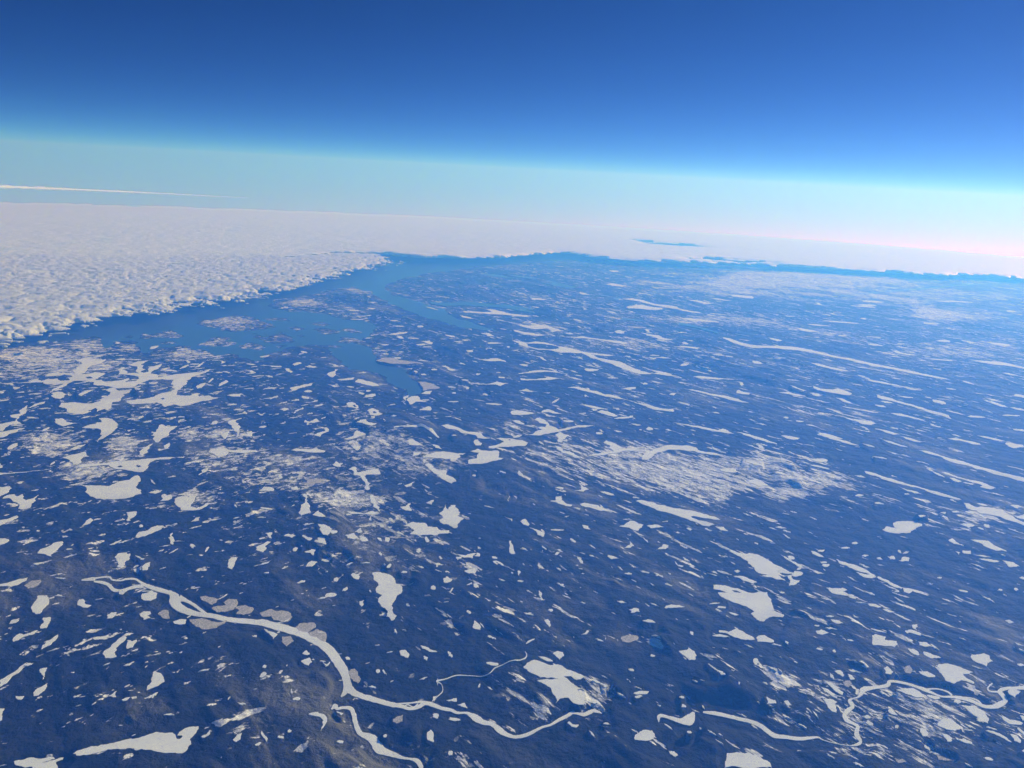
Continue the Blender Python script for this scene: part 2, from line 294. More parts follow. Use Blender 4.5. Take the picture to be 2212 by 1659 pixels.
M_GROUND, M_LAKE, M_GREY, M_SEA, M_CLOUD, M_DECK = ground_material(), lake_material(), grey_material(), sea_material(), cloud_material(), deck_material()
DATA = '''
@A1 0 1575
p;big long fish-shaped frozen lake with a forked tail, lowest of the big lakes;635,1568 700,1535 780,1510 900,1490 1000,1470 1100,1445 1230,1420 1310,1395 1400,1385 1490,1385 1515,1400 1530,1440 1560,1440 1582,1420 1570,1408 1535,1410 1550,1380 1600,1350 1650,1335 1720,1332 1700,1375 1665,1420 1640,1450 1655,1480 1625,1510 1600,1550 1575,1565 1520,1560 1440,1562 1370,1550 1300,1535 1170,1540 1160,1522 1080,1530 1020,1525 900,1545 820,1565 740,1580 670,1585
p;;120,1605 200,1590 330,1580 460,1565 475,1580 400,1605 330,1620 420,1610 470,1590 550,1570 540,1590 480,1610 480,1690 270,1690 280,1650 150,1640
p;;330,180 410,180 425,215 420,255 390,280 350,335 310,340 280,320 270,285 295,240 315,215 320,190
p;;375,378 435,375 440,400 415,440 405,465 350,472 360,435 380,420 370,395
p;;505,530 480,580 440,620 400,635 360,658 370,625 410,590 460,560
p;;1080,545 1060,600 1000,650 990,690 1010,728 960,740 915,740 890,700 905,675 960,640 1010,590
p;;1100,580 1140,590 1180,575 1150,640 1100,655
p;;800,570 840,550 910,545 945,530 930,570 870,572
p;;1330,845 1390,860 1425,930 1370,965 1310,990 1270,1008 1275,970 1310,900
p;;-20,975 0,915 90,860 140,830 180,790 240,757 200,800 160,850 100,880 50,940
p;;410,810 390,860 372,910 345,850 350,820
p;;405,950 380,1000 330,1040 290,1045 310,990 350,970
p;;940,1065 1010,1020 1005,1075
p;;-20,90 60,80 150,50 240,32 230,55 160,90 100,112 60,105 -20,105
g;;210,95 270,55 355,45 335,85 280,115 240,122
p;;925,350 960,325 1010,322 1005,345 970,370 925,375
p;;1205,330 1240,310 1300,310 1305,330 1270,345 1300,365 1240,380 1220,355
p;;685,205 720,200 740,245 790,255 755,275 710,270 668,252
p;round white pond tucked against the south bank of the wide frozen river;1230,165 1290,150 1310,135 1360,160 1345,205 1300,225 1240,220 1222,190
g;;1365,330 1430,298 1460,320 1465,375 1410,372
p;;1495,400 1550,380 1610,380 1600,420 1550,425
g;large grey lens-shaped pond below the bar island of the wide river;1640,390 1740,380 1960,395 1940,425 1870,465 1790,480 1730,465 1660,430
g;;1730,190 1790,183 1880,210 1870,240 1830,258 1740,215
g;;1930,240 1980,210 2050,215 2055,250 2020,300 1960,320 1870,325 1830,290 1900,270 1950,265
g;;2040,275 2120,262 2185,285 2175,325 2100,348 2040,340 2070,310 2035,295
p;;115,585 120,550 170,515 210,530 280,500 330,485 290,520 220,540 160,570
p;;80,435 110,400 170,388 140,425
p;;-30,1150 35,1150 15,1200 20,1250 -30,1270
p;;135,1045 210,1045 180,1075 150,1072
p;;2015,1450 2050,1410 2090,1395 2080,1440 2040,1475
p;;1020,150 1100,145 1060,180 1030,175
p;;1740,1430 1790,1410 1820,1370 1815,1410 1770,1438
s;wide frozen river with a braided delta and a lens-shaped bar island;705,38,10 800,28,30 835,20,12 940,10,14 970,35,14 1040,42,12 1100,28,16 1170,30,16 1220,60,22 1280,92,34 1370,120,36 1460,145,36 1500,165,50
+s;;810,50,14 880,58,24 940,80,30 980,120,30 1040,130,22 1100,115,24 1170,95,28 1240,88,32
+s;;1490,160,60 1508,190,90 1512,225,92 1540,265,76 1600,300,60 1680,325,45 1760,340,40 1850,350,42 1950,375,42 2060,388,42 2212,402,46 2272,405,56 2362,430,60 2512,470,64 2612,505,62 2712,555,66 2792,600,72 2862,660,80 2912,730,85 2957,800,80 2987,870,70 3002,940,70 3042,1000,62 3112,1035,48 3212,1065,46 3312,1095,42 3392,1115,40 3472,1130,30 3542,1150,26 3612,1135,30 3672,1102,36 3752,1120,36 3812,1145,30 3892,1160,28 3952,1185,22 4022,1185,18 4062,1200,36 4112,1230,60 4172,1265,45 4252,1285,36 4312,1330,55 4362,1365,40 4424,1390,30 4484,1392,28 4564,1370,30 4624,1340,24 4684,1310,20 4754,1290,18 4824,1250,26 4894,1215,28 4944,1185,26 4984,1190,20 5044,1200,30 5084,1185,36 5124,1168,28 5164,1175,22 5199,1190,6
+s;;1550,190,60 1610,215,30 1680,255,26 1740,300,26 1795,348,36
+s;;3392,1112,14 3472,1105,12 3552,1100,12 3632,1090,18 3682,1095,20
+s;;3472,1140,8 3522,1115,8 3572,1135,8 3612,1105,8
+s;;2997,960,60 2977,1010,36 2947,1045,14
@A2 700 1575
s;tributary of frozen river curving down to the bottom edge;650,1155,10 685,1125,40 700,1150,24 760,1140,24 820,1150,36 845,1200,40 860,1270,42 885,1340,44 920,1375,44 990,1400,70 1030,1440,80 1060,1490,90 1110,1520,60 1200,1550,44 1270,1575,24 1340,1585,20 1390,1600,40 1420,1640,40 1430,1690,30
p;large boot-shaped white lake alone above the bend of the wide river;1005,-12 1070,-18 1130,-5 1195,35 1205,80 1250,95 1265,140 1255,165 1215,190 1190,240 1170,270 1180,320 1215,360 1190,395 1165,400 1150,370 1125,365 1140,320 1100,290 1070,250 1065,200 1090,180 1040,160 1035,120 1060,95 1035,60 1015,40
g;small grey pond stuck to the toe of the boot-shaped lake;1085,310 1132,312 1122,355 1088,340
g;;30,325 120,290 220,300 300,325 312,355 280,395 220,402 150,380 135,350 60,355
g;;340,450 380,410 500,405 518,445 440,490 370,475
g;;450,495 530,460 600,490 612,520 600,570 540,545
g;;230,535 300,530 325,575 260,615 232,590
p;;70,475 130,500 188,520 150,565 120,525
p;;400,675 435,650 465,680 440,692
p;;390,760 460,730 485,770 455,800 410,780
g;egg-shaped grey pond pressed to the outer bend of the wide river;812,815 850,803 880,830 905,890 880,930 840,910 812,860
p;;1240,650 1290,640 1325,680 1310,710 1250,690
p;;1420,605 1470,615 1500,635 1568,657 1530,660 1470,640
g;;1185,1260 1270,1222 1265,1280 1215,1300 1182,1285
p;;1475,1400 1505,1362 1535,1410 1530,1470 1480,1450
p;;1870,465 1890,410 1935,450 1937,492 1890,485
p;;820,5 895,0 888,50 840,25
p;;890,225 935,210 930,245 910,265
p;;1620,70 1650,20 1695,45 1640,78
p;;695,1205 755,1220 735,1240
p;;455,1235 530,1215 600,1245 595,1330 560,1380 580,1320 555,1260 500,1250
p;;1645,1075 1735,1060 1735,1088 1700,1085
p;;1740,1115 1805,1100 1828,1145
b;;795,715,36,26,20
b;;650,165,90,40,-5
b;;60,890,70,35,-40
b;;75,815,36,24,-40
b;;350,1110,60,26,-10
b;;730,1470,60,26,5
b;;290,1370,34,26,0
b;;215,1418,60,26,8
b;;1680,1565,40,34,0
b;;1055,825,40,34,40
b;;1715,1245,110,28,4
b;;1555,1215,60,44,10
b;;770,120,56,24,-30
b;;2040,785,100,26,5
b;;1115,1410,30,26,0
b;;1530,125,36,30,0
b;;1840,335,44,24,30
b;;20,1480,60,20,-30
b;;70,1410,100,24,60
@A3 1400 1575
p;upper winged lake with a ragged left end, above the bog fields;95,815 150,770 210,755 300,790 370,800 390,790 450,820 540,855 625,900 590,920 540,920 510,895 450,895 380,915 300,910 240,905 220,890 150,860 130,835
p;lower half of the winged lake pair, ragged bottom touching speckled bog;215,942 300,928 400,922 450,912 490,940 540,985 620,1025 560,1020 620,1060 620,1150 570,1150 500,1110 480,1090 440,1095 375,1135 350,1060 335,1010 270,970
w;long speckled snowy bog left of the winged lake pair;-192,1000 -80,1005 0,1015 100,1045 250,1070 330,1090 370,1150 325,1235 210,1240 100,1290 110,1220 200,1200 180,1150 100,1100 0,1075 -120,1040
w;small speckled snowy bog right of the winged lake pair;630,1090 720,1040 760,1010 880,1000 890,1040 780,1120 640,1140
s;swan-shaped bulging stretch of frozen river;1268,1265,8 1270,1215,30 1320,1215,24 1400,1240,34 1460,1255,46 1530,1245,96 1570,1180,18
s;narrow winding frozen river with a braided stretch by the right edge;1650,1180,14 1750,1190,34 1850,1210,30 1950,1235,30 2070,1265,34 2150,1300,36 2212,1348,38 2272,1385,40 2362,1395,32 2472,1410,32 2562,1405,26 2642,1398,14 2687,1420,6 2772,1445,5 2852,1462,5 2932,1470,8 2992,1455,28 3012,1430,24 2982,1385,40 2977,1340,36 2987,1305,30 2947,1278,24 2892,1250,36 2872,1205,36 2902,1165,40 2942,1135,32 2932,1105,36 2912,1080,24 2947,1062,10 2990,1050,16 3022,1010,40 3032,985,46 3112,970,30 3192,960,28 3250,945,36 3260,915,28 3312,915,22 3412,935,20 3492,960,22 3562,985,30 3632,1015,20 3712,1045,14 3812,1048,22 3892,1060,30 3972,1085,26 4062,1125,26 4142,1135,34 4212,1115,50 4262,1080,40 4242,1040,36 4212,1000,36 4272,975,26 4362,972,26 4460,965,40
+s;;3562,985,14 3662,978,10 3752,1000,12 3802,1035,16
+s;;3890,1050,8 3970,1060,10 4030,1085,12 4060,1120,12
+s;;4200,1005,16 4130,1000,12 4110,970,12 4150,930,12
p;small crescent-shaped white pond just below the thin river bend;475,1300 495,1285 520,1310 575,1315 560,1335 510,1330
p;;1060,1410 1100,1380 1210,1370 1230,1400 1220,1440 1150,1460 1060,1450
p;;1350,1540 1400,1545 1432,1580 1410,1592 1365,1570
p;big white lake cut off by the bottom edge, right of centre;1850,1575 1960,1570 2060,1580 2120,1610 2200,1640 2240,1700 1830,1700
p;;350,690 390,668 440,680 448,710 410,745 385,720
p;;690,930 720,925 760,960 720,950
p;;1045,1045 1090,1025 1180,1025 1165,1050 1080,1055
p;;1055,1095 1100,1080 1122,1090 1095,1105 1060,1105
p;;1435,705 1500,700 1520,672 1570,710 1588,745 1570,785 1520,785 1490,750
p;;1785,485 1870,500 1940,475 2000,500 2060,535 2095,565 2020,570 1930,550 1860,515 1790,505
p;;2125,530 2180,525 2212,545 2260,570 2230,590 2120,580
p;large wedge-shaped white lake with a hooked corner, right of centre;1735,95 1830,98 1950,125 2070,165 2200,158 2215,200 2242,260 2252,315 2345,352 2335,375 2255,368 2212,378 2170,412 2110,395 2060,345 2090,325 2020,280 1920,250 1850,220 1790,185 1780,160 1860,160 1800,140 1740,130
h;;1900,142 1940,145 1975,165 1920,158
p;;1910,8 2000,10 2115,60 2095,80 2000,50 1965,25
p;;1315,290 1360,268 1440,268 1490,285 1400,290 1330,298
p;;905,245 950,245 990,262 940,265
p;;1120,440 1160,430 1235,455 1180,455
p;;280,385 310,375 332,420 320,445 295,415
p;;595,522 630,510 645,485 665,490 640,520
p;;1870,320 1960,345 1930,350
g;;935,565 1010,535 1080,540 1085,575 990,600 950,590
s;thread-thin creek zigzagging above the wide river;-650,1050,6 -600,1000,6 -610,940,4 -650,915,14 -570,895,8 -480,865,8 -350,868,4 -210,875,3 -140,820,8 -10,780,5 100,745,10 125,710,8 110,680,4
b;;290,735,110,24,20
b;;1030,828,50,22,10
b;;335,298,36,24,0
b;;1810,278,70,16,3
b;;1750,245,90,10,-5
b;;1055,335,80,34,5
b;;2105,775,60,50,60
b;;800,985,28,26,0
b;;1480,1150,40,30,10
b;;1465,1075,40,20,8
b;;815,1315,56,16,5
b;;1525,1425,36,24,10
b;;690,1415,60,14,50
b;;1210,720,40,20,10
b;;1735,880,120,16,35
b;;1800,560,110,20,5
b;;155,580,100,14,-28
b;;245,170,80,24,80
@A4 2100 1575
p;;500,130 600,135 640,130 680,150 640,165 680,200 600,190 545,175 520,150
p;;935,30 960,25 1040,60 1155,120 1150,130 1080,115 1020,75 950,45
p;;1170,120 1220,125 1242,150 1210,168 1172,155
p;;860,262 920,265 975,290 950,298 870,278
p;;985,305 1030,305 1090,328 1040,332
p;;690,180 740,190 745,210 700,200
p;;690,207 750,215 755,230 700,218
p;;530,435 600,445 640,470 590,475 545,455
p;;405,515 450,503 520,530 460,550 420,540
p;;890,590 920,550 1010,575 1000,600 1100,610 1110,640 1080,662 980,650 900,645 890,620
p;;1180,495 1240,488 1310,515 1315,540 1250,520 1195,520
p;;1235,450 1285,445 1290,465 1270,480 1285,500 1250,480
p;;1290,600 1370,610 1415,645 1350,645 1300,630
p;;1200,655 1250,660 1295,690 1290,718 1250,705
p;;1335,680 1400,700 1490,735 1400,740 1340,705
p;;1750,725 1790,700 1860,685 1910,710 1940,755 1890,775 1885,800 1830,775 1770,750
p;large hand-shaped white lake above the braided stretch of the narrow river;1465,790 1550,780 1640,805 1765,855 1680,870 1700,900 1775,940 1760,955 1700,930 1650,930 1600,955 1530,930 1500,880 1480,830
p;;995,830 1020,808 1075,860 1060,882 1010,875
g;;1175,820 1220,800 1245,840 1220,872 1180,860
p;;570,840 620,833 655,875 640,890 600,865
g;;685,870 720,880 745,915 710,920
p;;510,935 560,950 650,1020 640,1042 570,1000
p;;455,965 500,980 600,1045 590,1065 510,1015
p;;470,1085 530,1080 595,1110 590,1200 550,1190 510,1140
p;;-20,1095 50,1125 62,1155 -20,1160
p;;130,1125 165,1118 200,1160 170,1168
p;;1100,1020 1200,1010 1240,1005 1300,1035 1340,1070 1330,1090 1250,1080 1170,1050
p;;1360,1060 1440,1070 1480,1085 1440,1102 1390,1085
p;;1660,1145 1780,1150 1850,1195 1900,1280 1895,1305 1830,1280 1760,1225 1700,1170
p;;1450,1330 1490,1290 1560,1290 1620,1340 1645,1380 1600,1398 1530,1385 1450,1350
p;;2000,1250 2080,1260 2200,1290 2190,1305 2080,1295
p;;1490,1410 1560,1430 1580,1470 1540,1480 1510,1440
p;;2070,1430 2130,1440 2170,1490 2160,1510 2110,1490
p;;1860,1415 1920,1415 2000,1450 2085,1515 2000,1475 1920,1440
g;;1440,1560 1500,1580 1620,1610 1530,1615 1470,1610
g;;1085,1610 1150,1610 1190,1640 1120,1650
p;;2040,405 2080,395 2120,418 2080,428
p;;2115,600 2200,635 2150,630
p;;2075,1010 2130,1000 2170,1030 2130,1080 2080,1050
p;;2170,1230 2212,1240 2240,1280 2190,1270
p;;1030,1205 1060,1185 1110,1245 1060,1235
g;;820,1230 860,1215 890,1235 850,1250
g;;655,935 700,922 720,955 690,980 655,965
w;speckled snowy bog inside the loop of the narrow river;745,1090 830,1085 930,1140 1050,1200 980,1200 860,1170 760,1165
w;speckled snowy bog left of the wedge of parallel ponds;10,900 140,820 280,850 300,1000 200,950 140,1060 0,1050
w;wide speckled snowy bog at the bottom right corner;1010,1440 1200,1380 1300,1500 1500,1640 1400,1690 1150,1600
w;speckled snowy bog above the bottom centre of the narrow river;540,1290 640,1270 720,1380 650,1430 550,1400
b;;1370,870,140,40,20
b;;875,1290,60,40,40
b;;1110,1325,36,34,0
b;;1340,1390,80,60,40
b;;440,675,60,16,10
b;;565,685,28,22,40
b;;520,405,70,14,4
b;;415,468,50,12,4
b;;940,505,140,12,15
b;;700,598,50,14,10
b;;1160,375,170,14,25
b;;1690,145,80,14,10
b;;2000,155,40,16,0
b;;2140,130,34,24,30
b;;120,160,40,14,5
b;;1110,148,40,16,5
b;;960,1250,50,18,8
b;;1370,1500,70,24,40
b;;1640,1470,80,14,35
b;;1630,1110,60,40,10
b;;2190,1380,110,22,35
b;;1890,1640,90,24,12
b;;2180,780,60,20,10
b;;2195,1600,50,20,10
b;;1700,1490,120,30,20
@B1 0 1100
p;big white crescent bay lake, bowl-shaped, under the long straight lake;690,725 800,728 940,735 1010,705 1120,680 1190,640 1205,650 1195,700 1170,745 1220,770 1220,800 1160,815 1090,840 1000,850 900,853 810,830 760,800 735,785 750,760 735,735
p;long straight white lake with two dark islets inside its swollen middle;675,565 720,540 900,535 1050,520 1180,510 1280,495 1400,485 1600,478 1580,488 1460,500 1330,510 1290,530 1280,570 1240,610 1190,612 1100,595 1000,585 965,570 940,550 820,560 690,572
h;;1015,565 1040,555 1060,565 1040,572
h;;1170,560 1190,548 1225,560 1195,572
p;;540,485 620,460 740,435 750,465 710,490 705,520 680,535 630,550 600,520 590,500
p;flag-shaped white lake pointing left, above the long straight lake;710,235 780,210 880,190 860,155 910,150 970,160 1005,240 960,285 900,325 845,362 880,300 870,250 780,240
p;ragged diamond-shaped white lake with a spike on its right corner;1310,255 1345,260 1370,225 1400,192 1430,212 1535,208 1460,265 1450,290 1400,310 1370,348 1340,345 1320,320 1340,295 1305,290 1330,270
p;;1200,430 1240,395 1320,355 1290,400 1280,430 1225,465 1205,450
p;;1510,840 1550,820 1620,825 1695,812 1680,850 1660,880 1640,905 1700,920 1750,900 1800,870 1790,895 1740,925 1700,935 1570,940 1530,900 1505,870
p;;1385,855 1410,835 1395,815 1420,795 1440,810 1480,800 1485,835 1450,850
p;;1285,785 1340,768 1390,775 1340,795
p;;1095,962 1180,955 1160,1000 1130,1030 1100,1038 1110,1000
p;;712,1080 740,1040 780,1012 792,1040 760,1065
p;slug-shaped white lake sloping up to the right, over dark forest;1170,1195 1200,1150 1280,1135 1360,1092 1415,1095 1400,1120 1330,1150 1250,1185 1190,1200
p;;1430,1085 1530,1065 1535,1072 1440,1092
p;;1455,1190 1475,1185 1480,1155 1495,1150 1503,1200 1490,1250 1475,1215
p;;325,1330 350,1295 400,1280 460,1240 540,1225 545,1250 480,1310 450,1358 400,1340
p;;1005,1345 1020,1325 1090,1318 1105,1330 1128,1325 1115,1380 1080,1420 1050,1450 1010,1440 1020,1400 1008,1375
p;;1232,1478 1255,1420 1300,1405 1295,1440 1265,1475
p;;1975,1390 1995,1350 2042,1345 2030,1390 2010,1450 1985,1445
p;;-20,1200 50,1195 82,1215 40,1240 -20,1262
p;;-20,760 90,755 105,770 60,815 -20,850
p;;15,850 60,825 130,815 150,835 200,815 200,850 230,865 290,850 335,818 310,870 270,920 200,948 160,940 170,910 120,880
p;;-20,1045 70,1030 150,1000 160,1010 100,1045 40,1065 -20,1095
p;;-20,215 80,195 130,185 90,135 180,120 190,80 240,45 235,90 190,130 140,170 190,210 80,220 20,270 -20,270
p;;240,80 300,45 395,22 380,38 310,60
p;;-20,285 110,270 215,250 150,280 80,300 30,330 -20,335
p;;475,170 540,165 600,200 670,208 600,220 550,235 480,205
p;;75,440 90,405 155,382 150,405 110,435
p;;-20,540 25,580 -20,600
p;;1970,185 2000,155 2055,150 2030,165 2062,185 2060,280 2040,305 2020,250 2000,200
p;;1920,300 1940,265 1995,240 1960,300 1940,320
p;;1800,435 1850,410 1950,400 1975,418 2212,418 2212,432 1975,432 1960,455 1885,485 1850,450
g;;1715,640 1740,600 1800,570 1780,610
p;;2130,260 2175,250 2170,300 2110,290
p;;600,410 680,375 750,365 700,390 640,415
p;;1590,535 1650,520 1700,520 1610,540
p;;1650,1035 1690,1000 1725,995 1710,1025
p;;945,1250 1000,1220 1050,1205 990,1245
p;;1545,180 1560,150 1600,145
p;;1420,95 1480,85 1530,82 1440,108
p;;1100,245 1140,240 1165,238 1110,255
p;;0,650 80,640 200,630 330,615 440,597 330,610 200,625 80,633 -20,640
b;;1210,135,60,14,-20
b;;2105,693,40,22,0
b;;1665,1260,44,30,20
b;;1790,1275,50,16,-50
b;;1210,1370,60,14,25
b;;520,1535,80,8,4
b;;400,265,70,12,-25
b;;455,535,50,12,-35
b;;540,525,44,8,-20
b;;1670,275,50,14,0
b;;1850,178,60,26,-20
b;;600,1297,50,10,-5
b;;1320,690,60,14,50
b;;2115,90,40,20,0
b;;2060,65,90,12,2
b;;330,1130,30,16,-10
b;;1220,1090,30,24,0
b;;840,1020,50,10,-10
b;;1500,1310,80,8,-30
b;;880,590,40,8,-5
b;;1280,165,70,8,-10
b;;740,155,60,10,-10
b;;280,160,90,10,4
b;;1440,380,60,34,-40
@B2 700 1100
p;long ragged white lake north of centre with a bay of blue ice;1600,215 1650,205 1720,225 1760,240 1800,260 1850,270 1920,275 1955,300 2030,335 1960,330 1915,325 1900,300 1800,285 1750,260 1650,240
p;;1890,345 1920,345 1950,375 1940,395 1900,395
p;white lake with a forked tail and tiny islets, right of the ragged lake;2010,400 2070,390 2110,375 2140,360 2075,330 2110,325 2212,332 2300,345 2350,368 2300,395 2212,400 2100,402 2060,415 2015,415
h;;2180,340 2195,338 2200,346 2185,347
p;broad white lake spreading like a manta ray;1830,530 1910,480 1930,465 1850,450 1910,430 1960,445 2090,445 2100,480 2095,505 2140,510 2080,530 2010,545 1950,560 1880,560 1835,560
p;low white lake with a ragged lower edge left of the manta-like lake;1440,500 1510,465 1560,450 1620,445 1690,455 1740,465 1810,460 1755,475 1765,495 1720,525 1695,535 1680,510 1600,505 1520,500
p;;1460,545 1490,530 1525,555 1535,575 1570,600 1620,588 1645,595 1640,630 1690,650 1732,690 1690,708 1640,685 1590,655 1540,620 1505,590
p;forked white lake with three arms in the speckled snowfield;800,580 850,558 870,575 865,605 900,605 960,588 1060,573 1078,620 1000,625 960,625 935,640 960,680 985,700 985,750 960,760 935,740 950,720 920,670 900,640 850,630 845,600
p;;305,415 350,400 400,402 450,408 520,397 560,412 600,425 580,435 440,432 350,425
p;;140,470 185,448 230,455 200,472
p;;820,375 910,378 900,400 870,418
p;;660,540 690,512 720,530 748,525 740,560 700,560
p;;1320,390 1330,340 1365,345 1400,370 1440,390 1400,395
p;;1510,380 1560,390 1605,425 1550,412
p;;1355,480 1365,445 1450,437 1400,470
p;;860,205 900,185 950,178 970,205 1040,215 1000,235 960,228 920,210
p;;755,325 840,300 870,250 900,265 950,285 900,300 860,318 790,330
p;;460,285 510,285 560,265 600,255 590,225 615,225 622,260 580,275 555,305 500,290
p;;400,835 425,828 445,855 440,880 458,920 465,965 455,1000 430,1005 390,1022 370,995 385,960 430,900 425,860
p;;490,1015 540,978 600,1035 550,1035
p;;535,1103 600,1110 640,1130 650,1160 700,1160 700,1180 660,1190 640,1165 620,1200 580,1195 560,1160 560,1130
p;;520,1245 540,1200 605,1200 605,1262 560,1250
p;;405,1180 487,1210 470,1228 430,1215
p;;770,1175 850,1155 880,1195 850,1210 790,1200
p;;890,1175 950,1185 970,1215 910,1220
p;;855,1145 900,1110 920,1140 890,1155
p;shaggy white lake wider than tall, left of the clover-shaped lake;1275,1065 1360,1035 1420,1045 1460,1045 1480,1075 1560,1080 1600,1110 1670,1110 1660,1135 1560,1150 1500,1145 1430,1150 1330,1140 1370,1110 1330,1080
p;clover-shaped white lake with a dark crack across it;1580,960 1620,930 1640,885 1665,930 1680,890 1720,890 1750,930 1755,970 1740,985 1795,1000 1760,1035 1740,1085 1710,1090 1670,1065 1620,1055 1580,1020 1620,1000 1610,980
p;;780,945 850,950 940,965 1010,940 1070,965 1000,975 900,968
p;;985,805 1000,800 1040,880 1070,945 1055,940 1015,895
p;;1245,905 1290,900 1330,870 1325,905 1345,940 1290,935
p;;1470,870 1535,845 1515,885
p;;0,1265 60,1240 100,1215 130,1220 80,1290 60,1310 0,1290
p;;80,1140 142,1135 135,1185 110,1180
p;;240,1180 280,1160 340,1175 310,1195
p;;420,1310 480,1285 515,1290 500,1340 470,1315
p;;430,1430 480,1380 530,1390 480,1430
p;;1690,1305 1800,1325 1900,1305 1870,1350 1800,1345
p;;1885,1330 1910,1300 1930,1335
p;;1800,1460 1890,1440 1890,1485 1840,1482
p;;1620,1570 1640,1520 1695,1545 1650,1578
p;;2150,990 2212,1010 2212,1030
p;;2185,1200 2205,1200 2225,1260 2240,1310 2205,1312 2190,1260
p;;2170,790 2195,820 2185,860 2170,850
p;ring-shaped white lake with a dark islet, above the speckled snowfield;780,10 830,0 860,10 885,35 870,65 830,45 800,45
h;;835,30 855,22 875,40 855,45
p;;975,95 985,65 1010,58 1060,75 1088,105 1040,122 990,118
h;;1010,88 1030,85 1042,97 1020,102
p;;205,88 245,75 285,85 240,103
p;;325,120 340,95 400,65 405,85 370,95
p;;415,185 430,165 470,180 520,152 550,175 500,190 450,188
p;;1410,75 1440,62 1480,45 1505,45 1505,80
p;;25,770 60,742 130,738 160,775 60,770
p;;185,625 220,622 228,655 190,670
p;;300,740 350,728 370,760 310,758
g;;400,715 460,665 600,665 540,700 440,722
g;;1280,720 1340,700 1370,685 1350,720 1300,735
b;;1125,370,60,24,30
b;;1165,1015,40,30,30
b;;1135,1195,46,44,20
b;;1070,1200,44,20,30
b;;1155,1085,34,14,0
b;;1085,1070,30,34,-60
b;;700,780,70,24,-40
b;;85,935,110,14,8
b;;800,985,50,12,0
b;;1400,1300,36,24,30
b;;1280,1500,50,20,0
b;;860,1520,80,46,15
b;;690,1535,44,34,0
b;;1150,1450,50,28,-40
b;;1530,1630,36,36,0
b;;2060,1345,50,18,10
b;;2110,1400,120,14,30
b;;1480,1190,50,26,60
b;;1885,648,30,14,0
b;;1710,320,40,8,0
b;;765,130,40,12,4
b;;1010,140,40,16,0
b;;340,1280,50,30,-40
b;;600,1380,70,16,10
b;;60,215,70,14,-5
s;thread-thin frozen channel arching over the speckled snowfield;1190,255,8 1240,245,10 1320,240,16 1420,240,18 1480,270,12 1530,290,22 1580,325,10
@B3 1400 1100
p;striped white lake cut by a long forest point, right of the snowfield;1070,855 1090,848 1160,855 1250,885 1350,905 1490,930 1580,945 1650,965 1760,995 1800,1015 1740,1015 1640,1000 1560,985 1545,990 1620,1025 1750,1060 1700,1075 1640,1065 1540,1025 1420,980 1330,950 1250,935 1180,900 1130,885
p;wide hooked white arm of water ice wrapping the bright snowfield;1120,500 1140,455 1210,420 1290,395 1330,378 1400,375 1500,378 1590,395 1620,425 1750,442 1805,465 1740,460 1600,440 1560,425 1440,415 1350,415 1260,440 1210,475 1155,505
p;;650,472 700,455 800,438 880,430 840,405 850,385 790,355 820,338 880,360 920,380 955,410 1060,400 1150,398 1060,425 960,430 870,450 760,470
p;;140,290 220,255 265,245 215,225 290,225 300,200 240,190 190,160 240,142 290,165 320,210 380,230 400,245 560,212 700,208 560,228 440,255 330,275 230,298
p;;390,285 420,272 450,290 492,298 460,325 420,362 395,355 400,325
p;;370,400 420,410 440,440 500,445 560,480 585,505 540,500 480,470 430,460
p;;-10,345 10,340 50,370 30,385 10,405 -10,400
p;;0,95 40,87 80,95 200,115 140,127 0,127
p;;255,105 265,85 310,75 360,90 435,115 380,115 310,100
p;;570,22 640,30 720,45 830,68 740,68 680,55
p;;730,90 780,75 850,95 920,125 880,132 800,110
p;;880,152 940,135 1045,125 1040,135 940,152
p;;585,880 620,870 700,885 780,915 830,930 845,948 760,940 680,915 600,895
p;;370,860 380,820 430,815 430,850 470,880 520,890 500,905 430,890 400,880
p;;535,765 600,755 580,700 620,735 665,755 620,775
p;;925,1075 990,1045 1020,1025 1060,1030 1090,1050 1135,1060 1120,1085 1095,1115 1060,1110 1010,1085
p;;1165,1070 1230,1060 1310,1080 1240,1085 1200,1092
p;;970,1258 1020,1205 1055,1240 1010,1262
p;;1245,1275 1295,1250 1310,1230 1350,1240 1330,1270
p;;70,1030 110,1010 135,1040 140,1072 100,1060
p;;150,1090 220,1110 285,1135 265,1170 220,1150
p;;825,1330 870,1340 925,1360 860,1368
p;;1505,1090 1530,1085 1560,1100 1540,1115
p;;1755,1075 1830,1080 1865,1115 1800,1108
p;big white lake with bays cut out of its lower left side;1870,1292 1910,1293 1980,1310 2050,1308 2130,1325 2212,1365 2300,1420 2430,1480 2380,1490 2290,1490 2212,1465 2130,1440 2080,1430 2040,1400 2040,1380 1980,1345
p;;2090,1435 2150,1440 2212,1470 2300,1490 2290,1510 2212,1505 2130,1490 2095,1460
p;;1920,1460 1945,1452 1972,1465 1940,1478
p;;1390,175 1480,190 1600,205 1700,225 1780,245 1820,230 1860,245 1925,275 1840,268 1740,250 1600,220 1500,200
p;;1945,265 2050,285 2130,310 2212,340 2290,375 2200,355 2100,325 2000,292
p;;2030,680 2100,665 2160,690 2212,720 2130,730 2050,700
w;bright upland snowfield right of centre, wrapped by the hooked lake;650,480 760,475 880,450 1000,450 1140,505 1250,440 1400,425 1600,450 1850,500 2000,560 2000,620 2212,650 2450,740 2620,770 2640,830 2420,830 2400,860 2212,840 2000,780 1900,790 1850,920 1700,860 1500,780 1300,760 1150,700 1000,650 940,620 860,600 800,530
p;;410,738 445,745 440,758 370,745
p;;605,1060 660,1070 680,1100 620,1090
p;;185,565 200,560 200,562
b;;65,640,50,34,50
b;;60,175,90,24,15
b;;45,305,80,18,-15
b;;480,188,110,14,4
b;;1040,945,60,18,15
b;;1110,250,24,8,0
b;;1185,235,70,26,10
b;;750,645,70,14,8
b;;920,665,44,14,8
